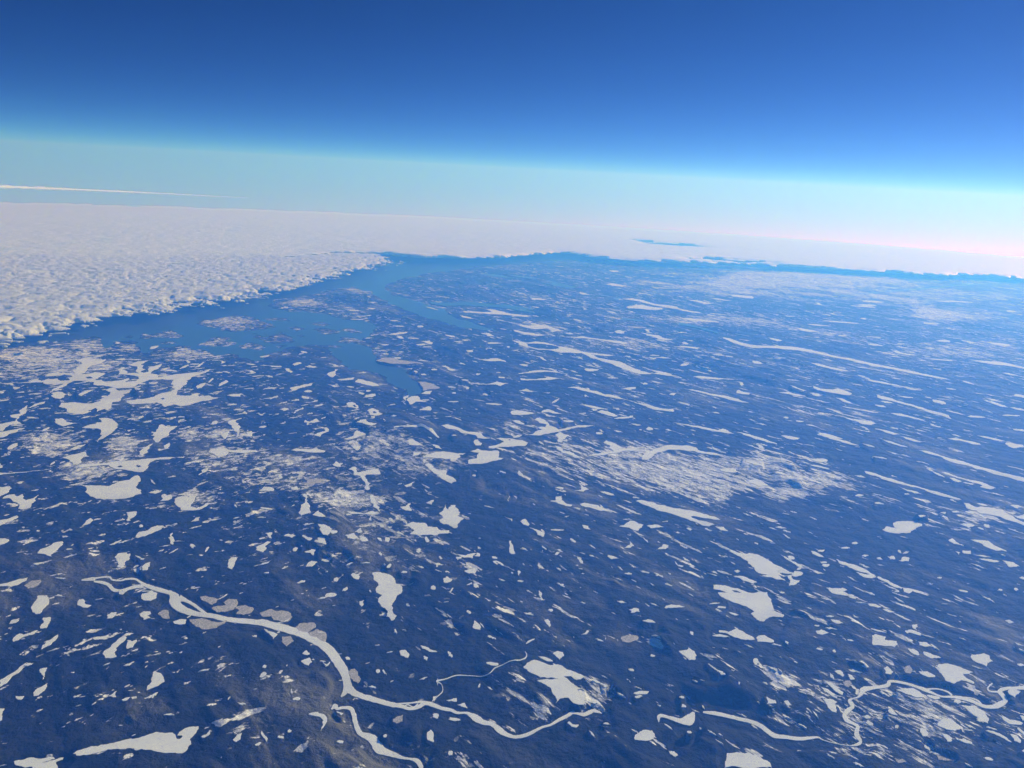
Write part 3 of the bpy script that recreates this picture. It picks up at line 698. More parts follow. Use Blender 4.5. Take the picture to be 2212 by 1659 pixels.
b;;395,1105,110,14,2
b;;590,1385,70,24,50
b;;1455,1415,50,14,10
b;;250,370,70,12,35
b;;830,790,120,20,15
b;;70,1550,60,14,5
b;;1765,95,60,10,6
b;;2140,380,80,30,30
b;;2140,520,60,10,0
b;;2080,550,170,20,14
b;;1870,590,140,40,4
b;;2110,1220,40,10,20
b;;750,270,60,18,0
b;;390,1320,40,20,-30
@B4 2100 1100
p;very long straight white lake running off the right edge;1300,425 1350,430 1400,440 1500,475 1650,515 1800,560 1950,600 2100,640 2212,665 2300,690 2300,720 2212,700 2100,670 1950,635 1800,590 1680,550 1560,520 1480,480 1400,460 1360,450
p;long tapering white lake pointing at the ice-choked junction on the right;830,612 880,620 970,650 1100,690 1250,735 1400,780 1550,820 1670,862 1620,860 1480,825 1400,800 1350,775 1250,750 1100,715 980,680 900,650 840,630
p;bird-shaped white lake with a square beak, right side;985,1115 1020,1085 1110,1105 1085,1080 1100,1045 1200,1040 1280,1048 1340,1050 1330,1070 1260,1110 1200,1145 1130,1150 1060,1140
p;;1640,1080 1740,1080 1780,1095 1720,1115 1750,1130
p;;1555,1210 1590,1195 1650,1250 1600,1240
p;;1745,1205 1830,1210 1900,1215 1960,1260 2060,1310 1960,1300 1880,1270 1840,1240
p;;590,1360 650,1385 760,1415 850,1455 928,1502 900,1508 800,1472 700,1435 620,1400
p;;760,1478 850,1500 915,1530 850,1528 790,1502
p;;370,1285 400,1290 485,1340 440,1335 385,1310
p;;400,1260 430,1280 490,1275 470,1295 430,1290
p;;0,1500 -60,1515 30,1525 120,1545 150,1555 90,1510 100,1465 50,1465 10,1480
p;;105,1315 160,1340 230,1380 300,1420 270,1450 240,1455 280,1425 200,1380 140,1345
p;;205,1485 230,1465 290,1475 300,1490 240,1515 210,1510
p;;165,1520 200,1510 215,1550 270,1560 220,1600 180,1605 190,1560
p;;1125,1380 1160,1350 1215,1355 1215,1385 1150,1388
p;;1030,1340 1080,1335 1098,1365 1050,1365
p;;810,1330 830,1318 870,1325 840,1338
p;;935,1350 970,1345 990,1365 950,1362
p;;740,145 800,155 880,165 940,185 900,198 820,190 760,165
p;;790,205 830,212 900,248 860,242
p;;915,228 1000,240 1080,262 1140,280 1080,282 1000,255
p;;1155,292 1200,305 1270,325 1320,348 1260,340
p;;980,345 1040,360 1130,390 1205,415 1140,405 1040,375
p;;415,275 480,285 560,305 645,330 590,330 700,360 790,392 720,385 600,350 520,325 450,300
p;;805,390 860,400 920,425 860,415
p;;110,300 200,305 275,320 220,335 160,322
p;;1545,322 1620,318 1690,335 1780,352 1840,378 1780,372 1690,348 1600,335
p;;1800,288 1900,300 2050,335 1960,330 1860,305
p;;2048,370 2090,360 2140,372 2200,380 2210,400 2120,408 2080,395
p;;740,645 800,645 845,665 790,660
p;;1120,745 1200,780 1280,795 1330,820 1260,810 1200,790
p;;1495,610 1560,620 1640,655 1720,675 1850,700 1965,750 1880,755 1830,740 1850,725 1740,695 1620,660 1530,630
p;;1565,675 1600,678 1668,710 1640,715 1590,698
p;;1680,712 1790,725 1760,735 1700,722
p;;1570,855 1600,860 1632,885 1600,875
g;;340,765 400,740 485,765 430,782
g;;600,740 650,730 740,780 680,782
p;;1480,985 1530,985 1520,1002
p;;60,1080 110,1075 160,1090 110,1092
p;ice-choked junction of white pans at the right edge;1690,890 1740,900 1790,930 1850,925 1950,935 2050,980 2212,1060 2300,1110 2212,1090 2100,1050 2000,1010 1900,990 1830,985 1800,960 1760,955 1710,935
p;;1800,880 1860,885 1960,925 1900,920
p;;2090,915 2150,910 2212,930 2150,940
p;;2000,940 2140,965 2120,980 2060,965
p;;2110,1000 2212,985 2230,1030 2170,1020
p;;1810,1000 1880,1005 1850,1020
p;;1620,1290 1660,1300 1650,1320
p;;1680,1285 1755,1290 1750,1315 1690,1310
p;;1770,1315 1860,1325 1930,1340 1840,1335
p;;1820,1355 1900,1360 2000,1375 1920,1380
p;;2025,1370 2120,1385 2175,1420 2080,1425
p;;600,30 700,45 820,65 900,80 1000,90 900,90 780,68
p;;925,28 1000,35 1020,50 960,45
p;;1060,95 1150,100 1260,130 1390,160 1320,155 1200,128 1110,112
b;;155,135,50,16,8
b;;275,175,60,14,5
b;;1395,595,56,14,25
b;;1465,645,110,12,25
b;;440,575,170,12,12
b;;450,510,130,34,5
b;;320,545,80,8,12
b;;1195,815,50,12,0
b;;970,518,90,10,10
b;;950,905,80,14,8
b;;780,830,70,16,-5
b;;480,1385,60,16,0
b;;500,1415,70,24,0
b;;1135,1295,40,18,45
b;;1190,1305,50,14,-20
b;;670,1260,70,16,0
b;;750,1220,50,18,0
b;;1320,1030,60,20,0
b;;1615,970,70,14,0
b;;1740,975,70,18,10
b;;1890,1090,50,30,15
b;;1830,1120,60,14,20
b;;2200,1520,60,20,10
b;;1480,1533,44,12,0
b;;2075,120,100,10,0
b;;1790,130,160,16,4
b;;2170,242,110,18,5
b;;2160,60,130,12,12
b;;1990,20,180,16,18
b;;1480,15,110,24,14
b;;200,1345,60,36,20
@C1 0 800
p;huge branching white lake like a tangle of antlers, left side;155,797 240,785 330,762 350,780 420,760 500,755 520,775 600,770 625,735 560,718 480,730 390,735 420,710 530,690 500,706 650,710 680,650 700,630 660,600 690,585 800,583 820,600 915,587 870,620 800,640 760,660 740,690 700,715 760,715 820,700 910,715 860,740 830,770 880,765 920,790 990,775 1050,770 1110,748 1080,785 1180,775 1200,740 1080,715 1020,720 1015,680 1040,660 1080,655 1100,690 1100,710 1200,710 1185,650 1110,635 1190,605 1280,597 1240,640 1280,680 1300,655 1395,628 1390,645 1330,680 1300,710 1360,720 1360,745 1440,730 1540,715 1640,705 1750,695 1820,672 1780,700 1680,735 1610,770 1615,800 1560,840 1530,870 1530,900 1640,905 1700,880 1730,885 1720,915 1800,900 1830,915 1885,920 1800,945 1720,955 1620,985 1565,995 1500,975 1420,1000 1400,975 1350,960 1250,972 1180,975 1130,978 1095,962 1130,945 1250,932 1340,915 1390,885 1470,870 1480,800 1500,765 1400,760 1290,765 1200,800 1110,835 1000,840 1030,860 1140,848 1090,885 1060,890 1075,905 1020,955 970,960 960,1010 930,1030 910,1015 840,1040 830,1010 760,1035 710,1065 600,1055 580,1020 510,1000 530,965 650,960 700,970 800,970 870,945 930,910 950,870 915,852 990,830 910,820 840,815 760,775 650,775 580,800 540,830 500,845 430,880 450,855 510,825 550,800 470,812 400,805 380,785 270,790
h;;1220,690 1260,675 1285,695 1240,705
h;;1390,930 1410,922 1425,932 1405,938
h;;735,742 780,738 805,752 760,756
p;;450,890 500,882 540,885 555,930 520,945 480,940 455,925
p;thin white lake alone on the dark headland inside the antler-like lake;680,915 720,890 820,865 760,895 700,922
p;;1705,850 1740,810 1775,800 1740,845
p;;1890,815 1910,785 1955,763 1940,795
p;;1960,908 2020,895 2085,895 2080,920 2010,918
p;;1165,855 1220,860 1200,872
p;;1895,575 1950,600 1910,615
p;;680,540 730,522 780,525 740,545
p;;430,595 490,570 540,575 470,595
p;;2115,665 2180,675 2212,695 2160,690
p;;110,825 175,828 130,850
p;;-20,870 40,880 20,895 -20,895
b;;1335,790,50,10,-15
b;;1820,770,50,16,-40
b;;1190,830,60,14,-25
b;;1600,650,80,12,-25
b;;1680,625,90,10,-2
b;;1730,630,90,14,-30
b;;1515,530,50,14,20
b;;360,535,150,10,2
b;;150,715,90,10,2
b;;850,550,80,14,-10
b;;575,590,90,12,-5
b;;100,805,36,12,0
b;;1330,480,80,20,-20
b;;2170,620,70,12,5
b;;640,845,24,12,0
b;;1460,675,120,12,0
@C2 700 750
p;;610,870 650,850 680,830 708,828 690,870 660,898 640,892
p;;855,940 880,912 930,920 990,935 1070,972 1010,975 940,960
p;;700,915 760,910 850,898 840,915 770,922
p;;620,955 660,960 725,972 680,978
p;;292,985 350,968 420,952 490,942 440,968 360,992 298,1015
p;;60,1015 120,998 190,993 130,1008
p;;110,793 215,795 220,803 130,803
p;;235,815 290,825 318,850 300,860 260,840
p;;445,803 475,805 500,825 470,822
p;;630,768 680,780 725,800 700,800
p;;1135,522 1200,510 1310,498 1280,512 1200,525
p;;1425,595 1500,588 1530,610 1515,622 1470,612
p;;1630,525 1690,535 1735,550 1680,548
p;;1380,628 1470,625 1460,635 1400,635
p;;1910,735 1990,740 2080,730 2130,745 2175,768 2100,752 2010,755
p;;1595,792 1640,790 1670,815 1765,828 1700,835 1660,825 1640,805
p;;1930,968 2010,965 2080,945 2160,962 2110,985 2070,970
p;;1425,1040 1470,1020 1522,1018 1500,1045
p;;1330,1135 1320,1120 1340,1065 1395,1060 1420,1095 1480,1112 1380,1110 1350,1130
p;;1275,1070 1320,1052 1318,1070 1298,1135 1270,1115 1290,1095
p;;925,1065 950,1045 1030,1035 1035,1050 970,1065
p;;1530,1200 1570,1205 1550,1210
p;;1815,672 1870,668 1860,685 1830,688
p;;1760,355 1830,370 1890,388 1830,383
p;;1765,320 1880,322 1960,330 2050,330 1985,303 2060,308 2140,325 2280,355 2400,362 2300,366 2200,357 2100,350 1960,340 1850,333
p;;1940,520 2010,520 2060,545 2000,545
p;;770,305 850,308 910,315 840,320
p;;960,248 1050,255 1010,262
p;;960,292 1030,296 1000,305
g;pale grey tongue of thin sea ice at the bay head, upper one;1040,765 1080,740 1200,742 1300,765 1400,780 1430,795 1300,795 1160,790 1080,775
g;pale grey fan of thin sea ice near the tip of the bay;1395,938 1460,938 1540,960 1590,990 1550,1000 1440,1015 1430,975
b;;415,680,60,16,8
b;;75,712,80,12,-8
b;;355,790,80,20,-15
b;;430,1075,70,20,10
b;;450,1018,60,20,0
b;;910,1030,50,16,15
b;;970,1010,40,14,0
b;;820,975,60,12,8
b;;1380,855,34,14,10
b;;1450,878,44,14,5
b;;1540,838,50,12,0
b;;1245,550,70,20,5
b;;1355,560,100,10,3
b;;1230,452,100,6,3
b;;1420,457,60,12,4
b;;1480,655,80,8,0
b;;1120,690,60,10,4
b;;1110,610,70,10,0
b;;1920,865,50,14,-10
b;;1805,935,60,10,2
b;;1690,980,70,10,8
b;;1825,988,30,12,0
b;;1710,1038,36,12,0
b;;1985,1043,50,14,10
b;;2120,892,60,12,5
b;;2095,850,44,8,2
b;;1705,1113,90,8,0
b;;2180,628,24,12,0
b;;1805,583,60,14,4
b;;1750,595,80,8,4
b;;2060,598,130,14,2
b;;1445,748,120,6,4
b;;1220,730,60,12,0
b;;880,395,140,6,2
b;;1190,410,60,8,2
b;;1520,295,110,8,15
b;;150,1085,70,10,-20
b;;2050,1140,150,12,3
@C3 1400 700
p;long white lake shaped like a lizard with a ring tail, north of centre;0,740 60,755 200,748 300,760 400,790 470,800 600,835 700,850 890,870 820,875 680,860 720,880 800,900 900,920 980,945 1060,985 1120,1010 1210,1030 1100,1032 1040,1015 960,990 900,965 850,940 750,910 680,890 600,850 500,845 420,848 330,825 230,822 130,800 60,780
h;;120,765 250,768 360,785 410,808 330,818 230,812 140,790
p;;1115,955 1200,985 1290,1000 1370,1020 1440,1045 1390,1040 1300,1030 1200,1015 1260,1010
p;;480,1140 560,1132 640,1150 740,1172 800,1200 900,1212 990,1245 1090,1275 1190,1290 1290,1320 1390,1325 1390,1350 1260,1335 1160,1305 1060,1272 960,1240 860,1225 800,1215 720,1190 600,1165 540,1145
p;;50,1020 140,1005 200,990 280,988 380,998 480,1020 470,1028 400,1010 280,1000 180,1008
p;;75,1060 180,1068 270,1060 330,1048 415,1060 330,1072 180,1075 85,1075
p;;480,1045 540,1052 615,1075 560,1068
p;;1480,1152 1560,1160 1650,1180 1780,1208 1880,1225 1960,1245 2045,1275 1960,1268 1860,1245 1760,1220 1640,1190 1560,1172
p;;1565,1045 1650,1042 1740,1055 1850,1065 2025,1068 1900,1072 1780,1072 1650,1065
p;;445,712 560,712 600,706 700,722 850,740 960,755 1020,765 960,775 880,762 780,742 660,728 560,722
p;;1110,672 1200,688 1270,695 1300,715 1400,735 1310,738 1240,715 1160,695
p;;1380,788 1460,785 1560,790 1650,800 1600,808 1480,795
p;;15,592 80,600 140,608 200,605 160,590 60,555 0,550 0,545 60,550 150,575 220,595 320,612 390,635 450,655 380,655 350,665 310,655 340,650 300,632 200,640 100,620
p;;15,655 90,672 200,688 295,700 220,710 120,695 60,680
p;;0,508 80,508 170,528 80,525 0,522
p;;940,370 1040,365 1110,378 1200,405 1330,425 1430,440 1440,452 1540,475 1640,495 1560,490 1420,460 1300,440 1180,415 1080,390
p;;805,252 860,242 920,255 1000,268 950,275 860,265
p;;1510,383 1600,392 1690,410 1745,420 1650,425
p;;1720,365 1800,370 1895,388 1820,385
p;;1040,320 1110,328 1185,340 1120,338
p;;1105,222 1250,232 1380,245 1250,242
p;;1180,268 1300,278 1420,290 1300,286
g;;490,310 600,325 720,350 620,345
p;;1180,1080 1250,1090 1345,1112 1260,1105
p;;940,1150 1000,1138 1070,1135 1020,1160
p;;1965,1095 1985,1092 2005,1118 1980,1122
p;;1940,1190 1960,1160 2000,1180 2060,1190 2050,1202
p;;1360,1200 1380,1188 1420,1190 1400,1208
p;;60,1168 120,1152 160,1170 220,1178 140,1180
p;;265,1185 330,1185 310,1192
p;;820,488 860,492 905,510 850,500
p;;1150,885 1300,882 1385,898 1280,892
b;;1495,758,60,18,15
b;;565,565,80,12,15
b;;1170,660,40,18,20
b;;265,898,60,14,30
b;;105,940,70,10,5
b;;1715,512,90,8,5
b;;1480,1275,110,12,14
b;;1230,868,80,10,3
b;;1490,955,70,20,-10
b;;690,1000,120,24,2
b;;870,1065,80,10,2
b;;1780,862,110,10,4
b;;1870,868,80,8,8
b;;230,372,140,14,6
b;;1140,455,280,40,5
b;;2000,355,200,24,5
b;;1065,615,200,6,3
b;;930,670,90,30,4
b;;2115,920,90,24,8
b;;375,1255,70,18,-30
b;;1600,555,300,20,6
b;;490,688,80,8,6
b;;880,135,80,14,4
@C4 2100 700
p;very long ribbon-like white lake crossing the right half;-420,698 -330,715 -250,745 -160,768 -50,778 100,780 200,785 320,805 440,830 560,862 700,885 850,918 1000,950 1150,980 1300,1010 1450,1042 1580,1072 1450,1058 1300,1028 1150,998 1000,968 850,938 700,905 560,878 440,852 320,828 200,812 60,800 -80,798 -200,785 -300,755 -380,718
p;;1620,1080 1700,1098 1780,1132 1700,1110
p;;365,938 430,945 520,970 620,990 718,1015 600,1005 500,980 420,962
p;long rugged white lake with a humped back, upper right;385,1140 450,1165 560,1175 600,1162 660,1180 720,1205 700,1222 620,1212 520,1195 430,1178
p;;580,1228 640,1235 700,1262 745,1285 680,1272 620,1245
p;;90,1178 180,1172 260,1195 330,1215 260,1212 150,1190
p;;190,1135 240,1150 330,1180 300,1188 250,1165
p;;360,1188 420,1195 470,1215 420,1218
p;;800,1050 880,1075 990,1095 1110,1120 1200,1140 1330,1168 1240,1165 1120,1132 1000,1112 880,1090
p;;935,1202 1000,1220 1100,1250 1200,1280 1300,1310 1420,1345 1560,1382 1570,1415 1500,1385 1380,1355 1320,1330 1200,1295 1080,1262 990,1245
p;;965,1258 1030,1262 1090,1280 1010,1275
p;;925,1290 990,1298 1020,1312 960,1305
p;;1420,1258 1480,1272 1530,1288 1500,1300 1450,1280
p;;1730,895 1830,905 1950,912 2080,930 2180,955 2300,990 2212,975 2100,955 1960,940 1840,922
p;;2020,1010 2080,1012 2170,1035 2090,1030
p;;1065,820 1110,822 1180,842 1290,862 1200,858 1110,840
p;;1655,730 1720,740 1800,755 1740,765
p;;1880,745 2000,758 2130,780 2060,788 1940,770
p;;1610,790 1700,795 1830,795 1740,808
p;;230,622 290,625 360,640 450,658 360,660 280,645
p;;0,710 60,718 125,735 80,740 20,722
p;;405,402 440,405 490,428 430,420
p;;500,492 560,500 605,520 550,508
p;;1840,1235 1900,1250 2000,1280 2080,1310 1980,1290 1880,1255
p;;1870,1222 1960,1240 2080,1278 1960,1255
g;;240,325 400,325 550,345 540,360 400,350 300,345
w;broad bright snowfield patch far off on the right;1120,365 1300,350 1400,360 1320,380 1300,410 1500,450 1400,450 1560,475 1620,500 1780,530 1900,555 1700,550 1450,545 1200,515 1290,480 1350,470 1230,430 1200,400
w;pale distant snow streaks under the far cloud deck;-300,145 0,130 300,140 600,170 900,200 1100,235 900,250 600,240 400,270 100,280 -100,290 -300,260 -500,190
b;;640,708,90,8,3
b;;830,450,220,12,4
b;;910,708,130,8,2
b;;1080,550,140,6,3
b;;820,543,60,12,3
b;;1520,735,130,14,3
b;;1400,798,100,10,8
b;;920,770,140,14,8
b;;1520,902,220,10,5
b;;1110,875,110,8,6
b;;215,1082,130,8,6
b;;440,600,180,12,5
b;;1580,1160,80,10,6
b;;640,575,330,10,5
b;;2130,1385,90,10,2
b;;1380,1235,70,8,10
b;;1190,1225,120,10,6
b;;870,440,160,14,3
b;;1620,398,340,10,2
b;;900,400,180,16,4
b;;2100,480,90,16,4
b;;2170,1215,110,24,10
b;;1400,590,160,14,3
'''

# ------------------------------------------------------------------ the shorelines, surveyed tile by tile
def catmull(pts, n=4):
    pts = np.array(pts, dtype=float); out = []
    for i in range(len(pts) - 1):
        p0, p1, p2, p3 = pts[max(i - 1, 0)], pts[i], pts[i + 1], pts[min(i + 2, len(pts) - 1)]
        for k in range(n):
            t = k / n
            out.append(0.5 * ((2 * p1) + (p2 - p0) * t + (2 * p0 - 5 * p1 + 4 * p2 - p3) * t * t + (3 * p1 - p0 - 3 * p2 + p3) * t ** 3))
    out.append(pts[-1]); return np.array(out)

def stroke_poly(pts):
    c = catmull(pts, 5)
    xy, w = c[:, :2], np.maximum(c[:, 2], 3.4) * 0.5
    t = np.gradient(xy, axis=0); t /= np.maximum(np.hypot(t[:, 0], t[:, 1]), 1e-6)[:, None]
    nrm = np.stack([-t[:, 1], t[:, 0]], 1)
    jl = 1 + rng.normal(0, 0.06, len(w)); jr = 1 + rng.normal(0, 0.06, len(w))
    return np.vstack([xy + nrm * (w * jl)[:, None], (xy - nrm * (w * jr)[:, None])[::-1]])

def blob_poly(x, y, L, W, ang):
    n = 11; a = np.linspace(0, 2 * math.pi, n, endpoint=False) + rng.uniform(0, 0.5)
    r = 1 + rng.normal(0, 0.17, n)
    px, py = np.cos(a) * L / 2 * r, np.sin(a) * W / 2 * r
    c, s = math.cos(math.radians(ang)), math.sin(math.radians(ang))
    return np.stack([x + px * c - py * s, y + px * s + py * c], 1)

def parse():
    items, org, cur = [], None, None
    for line in DATA.strip().splitlines():
        if line[0] == '@':
            f = line.split(); org = (float(f[1]), float(f[2])); continue
        kind, label, body = line.split(';')
        if kind == 'b':
            v = [float(q) for q in body.split(',')]
            if v[2] <= 0: continue
            poly = blob_poly(*v)
        else:
            pts = [[float(q) for q in w.split(',')] for w in body.split()]
            poly = stroke_poly(pts) if kind.endswith('s') else np.array(pts)
        disp = (np.array(org) + poly / 3.16) * 0.79
        if kind == 'h': cur['holes'].append(disp)
        elif kind == '+s': cur['polys'].append(disp)
        else:
            cur = dict(kind=kind, label=label, polys=[disp], holes=[], river=(kind == 's'))
            items.append(cur)
    return items

def fractal(poly, amp=0.085, min_px=2.2, levels=4):
    """survey polygon -> ground polygon with a natural broken shoreline"""
    pts = [np.array(p) for p in poly]
    gp = [np.array(ground(*p)) for p in pts]
    for _ in range(levels):
        npx, ng, split = [], [], False
        for i in range(len(pts)):
            a, b, ga, gb = pts[i], pts[(i + 1) % len(pts)], gp[i], gp[(i + 1) % len(pts)]
            npx.append(a); ng.append(ga)
            if np.hypot(*(b - a)) > min_px:
                d = gb - ga; nr = np.array([-d[1], d[0]])
                m = (ga + gb) / 2 + nr * rng.normal(0, amp) + d * rng.uniform(-0.1, 0.1)
                npx.append((a + b) / 2); ng.append(m); split = True
        pts, gp = npx, ng
        if not split: break
    return np.array(gp)

def screen_area(poly):
    x, y = poly[:, 0], poly[:, 1]
    return 0.5 * abs(np.dot(x, np.roll(y, -1)) - np.dot(y, np.roll(x, -1)))

def sheet(polys, holes, top, skirt=14.0):
    """triangulated sheet following the curve of the earth, with a downward rim"""
    allp = polys + holes
    vs, es, n0 = [], [], 0
    for p in allp:
        n = len(p); vs += [Vector((float(q[0]), float(q[1]))) for q in p]
        es += [(n0 + i, n0 + (i + 1) % n) for i in range(n)]; n0 += n
    ctr = np.mean(np.vstack(allp), axis=0)
    vs = [v - Vector((float(ctr[0]), float(ctr[1]))) for v in vs]
    v2, _, f2, _, _, _ = delaunay_2d_cdt(vs, es, [], 0, 1.0e-3)
    P = np.array([(v.x, v.y) for v in v2]) + ctr
    T = np.array([f for f in f2 if len(f) == 3], dtype=np.int64)
    if not len(T): return None
    c = P[T].mean(axis=1)
    inside = np.zeros(len(T), bool)
    for p in polys: inside |= winding(c[:, 0], c[:, 1], p) != 0
    for p in holes: inside &= winding(c[:, 0], c[:, 1], p) == 0
    T = T[inside]
    if not len(T): return None
    a = P[T]; cr = (a[:, 1, 0] - a[:, 0, 0]) * (a[:, 2, 1] - a[:, 0, 1]) - (a[:, 1, 1] - a[:, 0, 1]) * (a[:, 2, 0] - a[:, 0, 0])
    T[cr < 0] = T[cr < 0][:, ::-1]
    E = np.vstack([T[:, [0, 1]], T[:, [1, 2]], T[:, [2, 0]]])
    key = {}
    for u, w in E: key[(int(u), int(w))] = key.get((int(u), int(w)), 0) + 1
    rim = [(u, w) for (u, w) in key if (w, u) not in key]
    used = np.unique(T); remap = -np.ones(len(P), int); remap[used] = np.arange(len(used)); n = len(used)
    zt = drop((P[used] ** 2).sum(1)) + top
    V = np.vstack([np.c_[P[used], zt], np.c_[P[used], zt - skirt]])
    F = [tuple(remap[t]) for t in T]
    for u, w in rim:
        u, w = remap[u], remap[w]
        F += [(w, u, u + n), (w, u + n, w + n)]
    return V, np.array(F)

ITEMS = parse()
SNOWFIELDS = [it for it in ITEMS if it['kind'] == 'w']
LAKES = [it for it in ITEMS if it['kind'] != 'w']
for it in LAKES:
    it['area'] = sum(screen_area(p) for p in it['polys'])
    it['c'] = it['polys'][0].mean(axis=0)
    lo, hi = it['polys'][0].min(0), it['polys'][0].max(0)
    it['wh'] = hi - lo
    river = it['river']
    it['g'] = [fractal(p, 0.035 if river else 0.085, 2.2, 2 if river else 4) for p in it['polys']]
    it['gh'] = [fractal(p, 0.08, 1.5, 2) for p in it['holes']]

# sea: outer coast minus headlands and islands
COAST = [(0, 757), (30, 750), (70, 744), (105, 741), (130, 737), (150, 737), (180, 729), (205, 727), (219, 733), (222, 745), (228, 753), (240, 748), (243, 739), (262, 737),
 (285, 735), (300, 740), (304, 755), (306, 764), (330, 760), (345, 752), (362, 751), (385, 747), (412, 748), (430, 755), (455, 764), (470, 768), (495, 764), (515, 767), (540, 776),
 (553, 782), (575, 770), (592, 762), (610, 756), (625, 750), (640, 748), (673, 745), (703, 747), (712, 758), (715, 766), (728, 775), (735, 786), (753, 799), (790, 800), (815, 806),
 (833, 820), (853, 834), (878, 845), (882, 853), (879, 864), (878, 876), (883, 876), (887, 862), (891, 856), (910, 851), (913, 842), (905, 832), (900, 826), (888, 817), (875, 805),
 (885, 797), (853, 793), (823, 787), (812, 782), (811, 768), (804, 756), (785, 747), (762, 741), (783, 736), (800, 727), (806, 718), (818, 709), (803, 699), (780, 692), (743, 691),
 (720, 684), (703, 678), (678, 676), (655, 672), (628, 674), (600, 668), (578, 661), (590, 652), (603, 646), (628, 645), (653, 639), (680, 634), (703, 626), (735, 622), (765, 619), (785, 628),
 (803, 635), (820, 644), (840, 651), (860, 662), (880, 671), (905, 681), (928, 689), (948, 692), (965, 697), (985, 704), (1003, 709), (1022, 710), (1040, 713), (1078, 716), (1055, 709), (1028, 701),
 (1005, 692), (978, 684), (968, 677), (962, 671), (940, 664), (915, 655), (890, 648), (865, 641), (848, 632), (830, 625), (833, 616), (842, 611), (858, 607), (872, 600), (905, 596), (950, 588),
 (1000, 580), (1070, 574), (1130, 569), (1200, 564), (1280, 561), (1360, 563), (1500, 570), (1650, 578), (1800, 586), (2000, 594), (2212, 606)]
ISLANDS = [[(421, 701), (436, 693), (470, 687), (500, 683), (530, 683), (560, 690), (578, 698), (598, 706), (575, 711), (545, 714), (510, 717), (490, 716), (480, 708), (450, 706)],
 [(265, 729), (280, 725), (290, 727), (280, 731)], [(302, 727), (310, 719), (335, 722), (350, 717), (368, 713), (385, 719), (396, 725), (380, 731), (350, 729), (325, 732)],
 [(345, 741), (355, 737), (375, 738), (380, 742), (360, 744)], [(318, 756), (330, 750), (342, 752), (330, 757)],
 [(425, 745), (445, 736), (475, 732), (505, 738), (512, 744), (490, 748), (450, 748)], [(515, 747), (530, 741), (553, 742), (575, 750), (560, 757), (530, 754)],
 [(450, 733), (475, 728), (500, 730), (485, 736)], [(568, 738), (580, 726), (605, 723), (630, 728), (640, 737), (615, 742), (590, 743)], [(545, 728), (560, 724), (585, 730), (565, 735)],
 [(723, 738), (735, 728), (760, 729), (780, 737), (755, 742)], [(673, 712), (690, 709), (715, 712), (735, 719), (715, 722), (690, 718)], [(728, 712), (750, 709), (775, 714), (783, 720), (755, 718)],
 [(623, 708), (640, 705), (658, 712), (640, 716)], [(568, 689), (590, 686), (620, 688), (637, 695), (600, 693)], [(668, 699), (690, 695), (716, 701), (695, 705)],
 [(700, 745), (730, 747), (745, 750), (715, 752)], [(595, 748), (610, 745), (625, 747), (608, 752)], [(600, 720), (612, 717), (622, 722), (610, 724)], [(540, 722), (548, 719), (556, 722)],
 [(640, 725), (652, 722), (660, 726), (650, 729)], [(900, 612), (930, 605), (980, 603), (1020, 606), (980, 610), (940, 612)]]
far = [(math.sin(math.radians(a)) * 430e3, math.cos(math.radians(a)) * 430e3) for a in (55, 40, 25, 10, -5, -20, -35, -50, -65, -80, -95)]
coast_g = [tuple(p) for p in fractal(COAST, 0.10, 2.5, 2)]
west = [(-60e3, 44e3), (-90e3, 30e3)]
SEA_POLY = np.array(coast_g[:-1] + [ground(2212, 606), (130e3, 160e3), (220e3, 210e3)] + far + west[::-1])
SEA_HOLES = [fractal(p, 0.13, 2.0, 3) for p in ISLANDS]
INLETS = [[(930, 655, 4), (965, 659, 7), (1000, 657, 8), (1068, 660, 9), (1110, 666, 9), (1157, 674, 10), (1200, 684, 9), (1246, 690, 9), (1290, 688, 6), (1330, 689, 4), (1380, 694, 3.5), (1420, 697, 3.5), (1470, 701, 4), (1515, 710, 4), (1550, 720, 4)],
 [(1032, 594, 5), (1090, 597, 7), (1140, 603, 8), (1190, 612, 8), (1240, 625, 7), (1290, 638, 6), (1340, 648, 4)]]

# ------------------------------------------------------------------ terrain: one sheet out to the horizon, flattened at every shore
def axis_theta(dense_lo, dense_hi, nd, coarse):
    t = np.linspace(dense_lo, dense_hi, nd)
    if coarse: 
        rest = np.linspace(dense_hi, dense_lo + 360, coarse + 2)[1:-1]
        t = np.concatenate([t, rest])
    return np.radians(t)

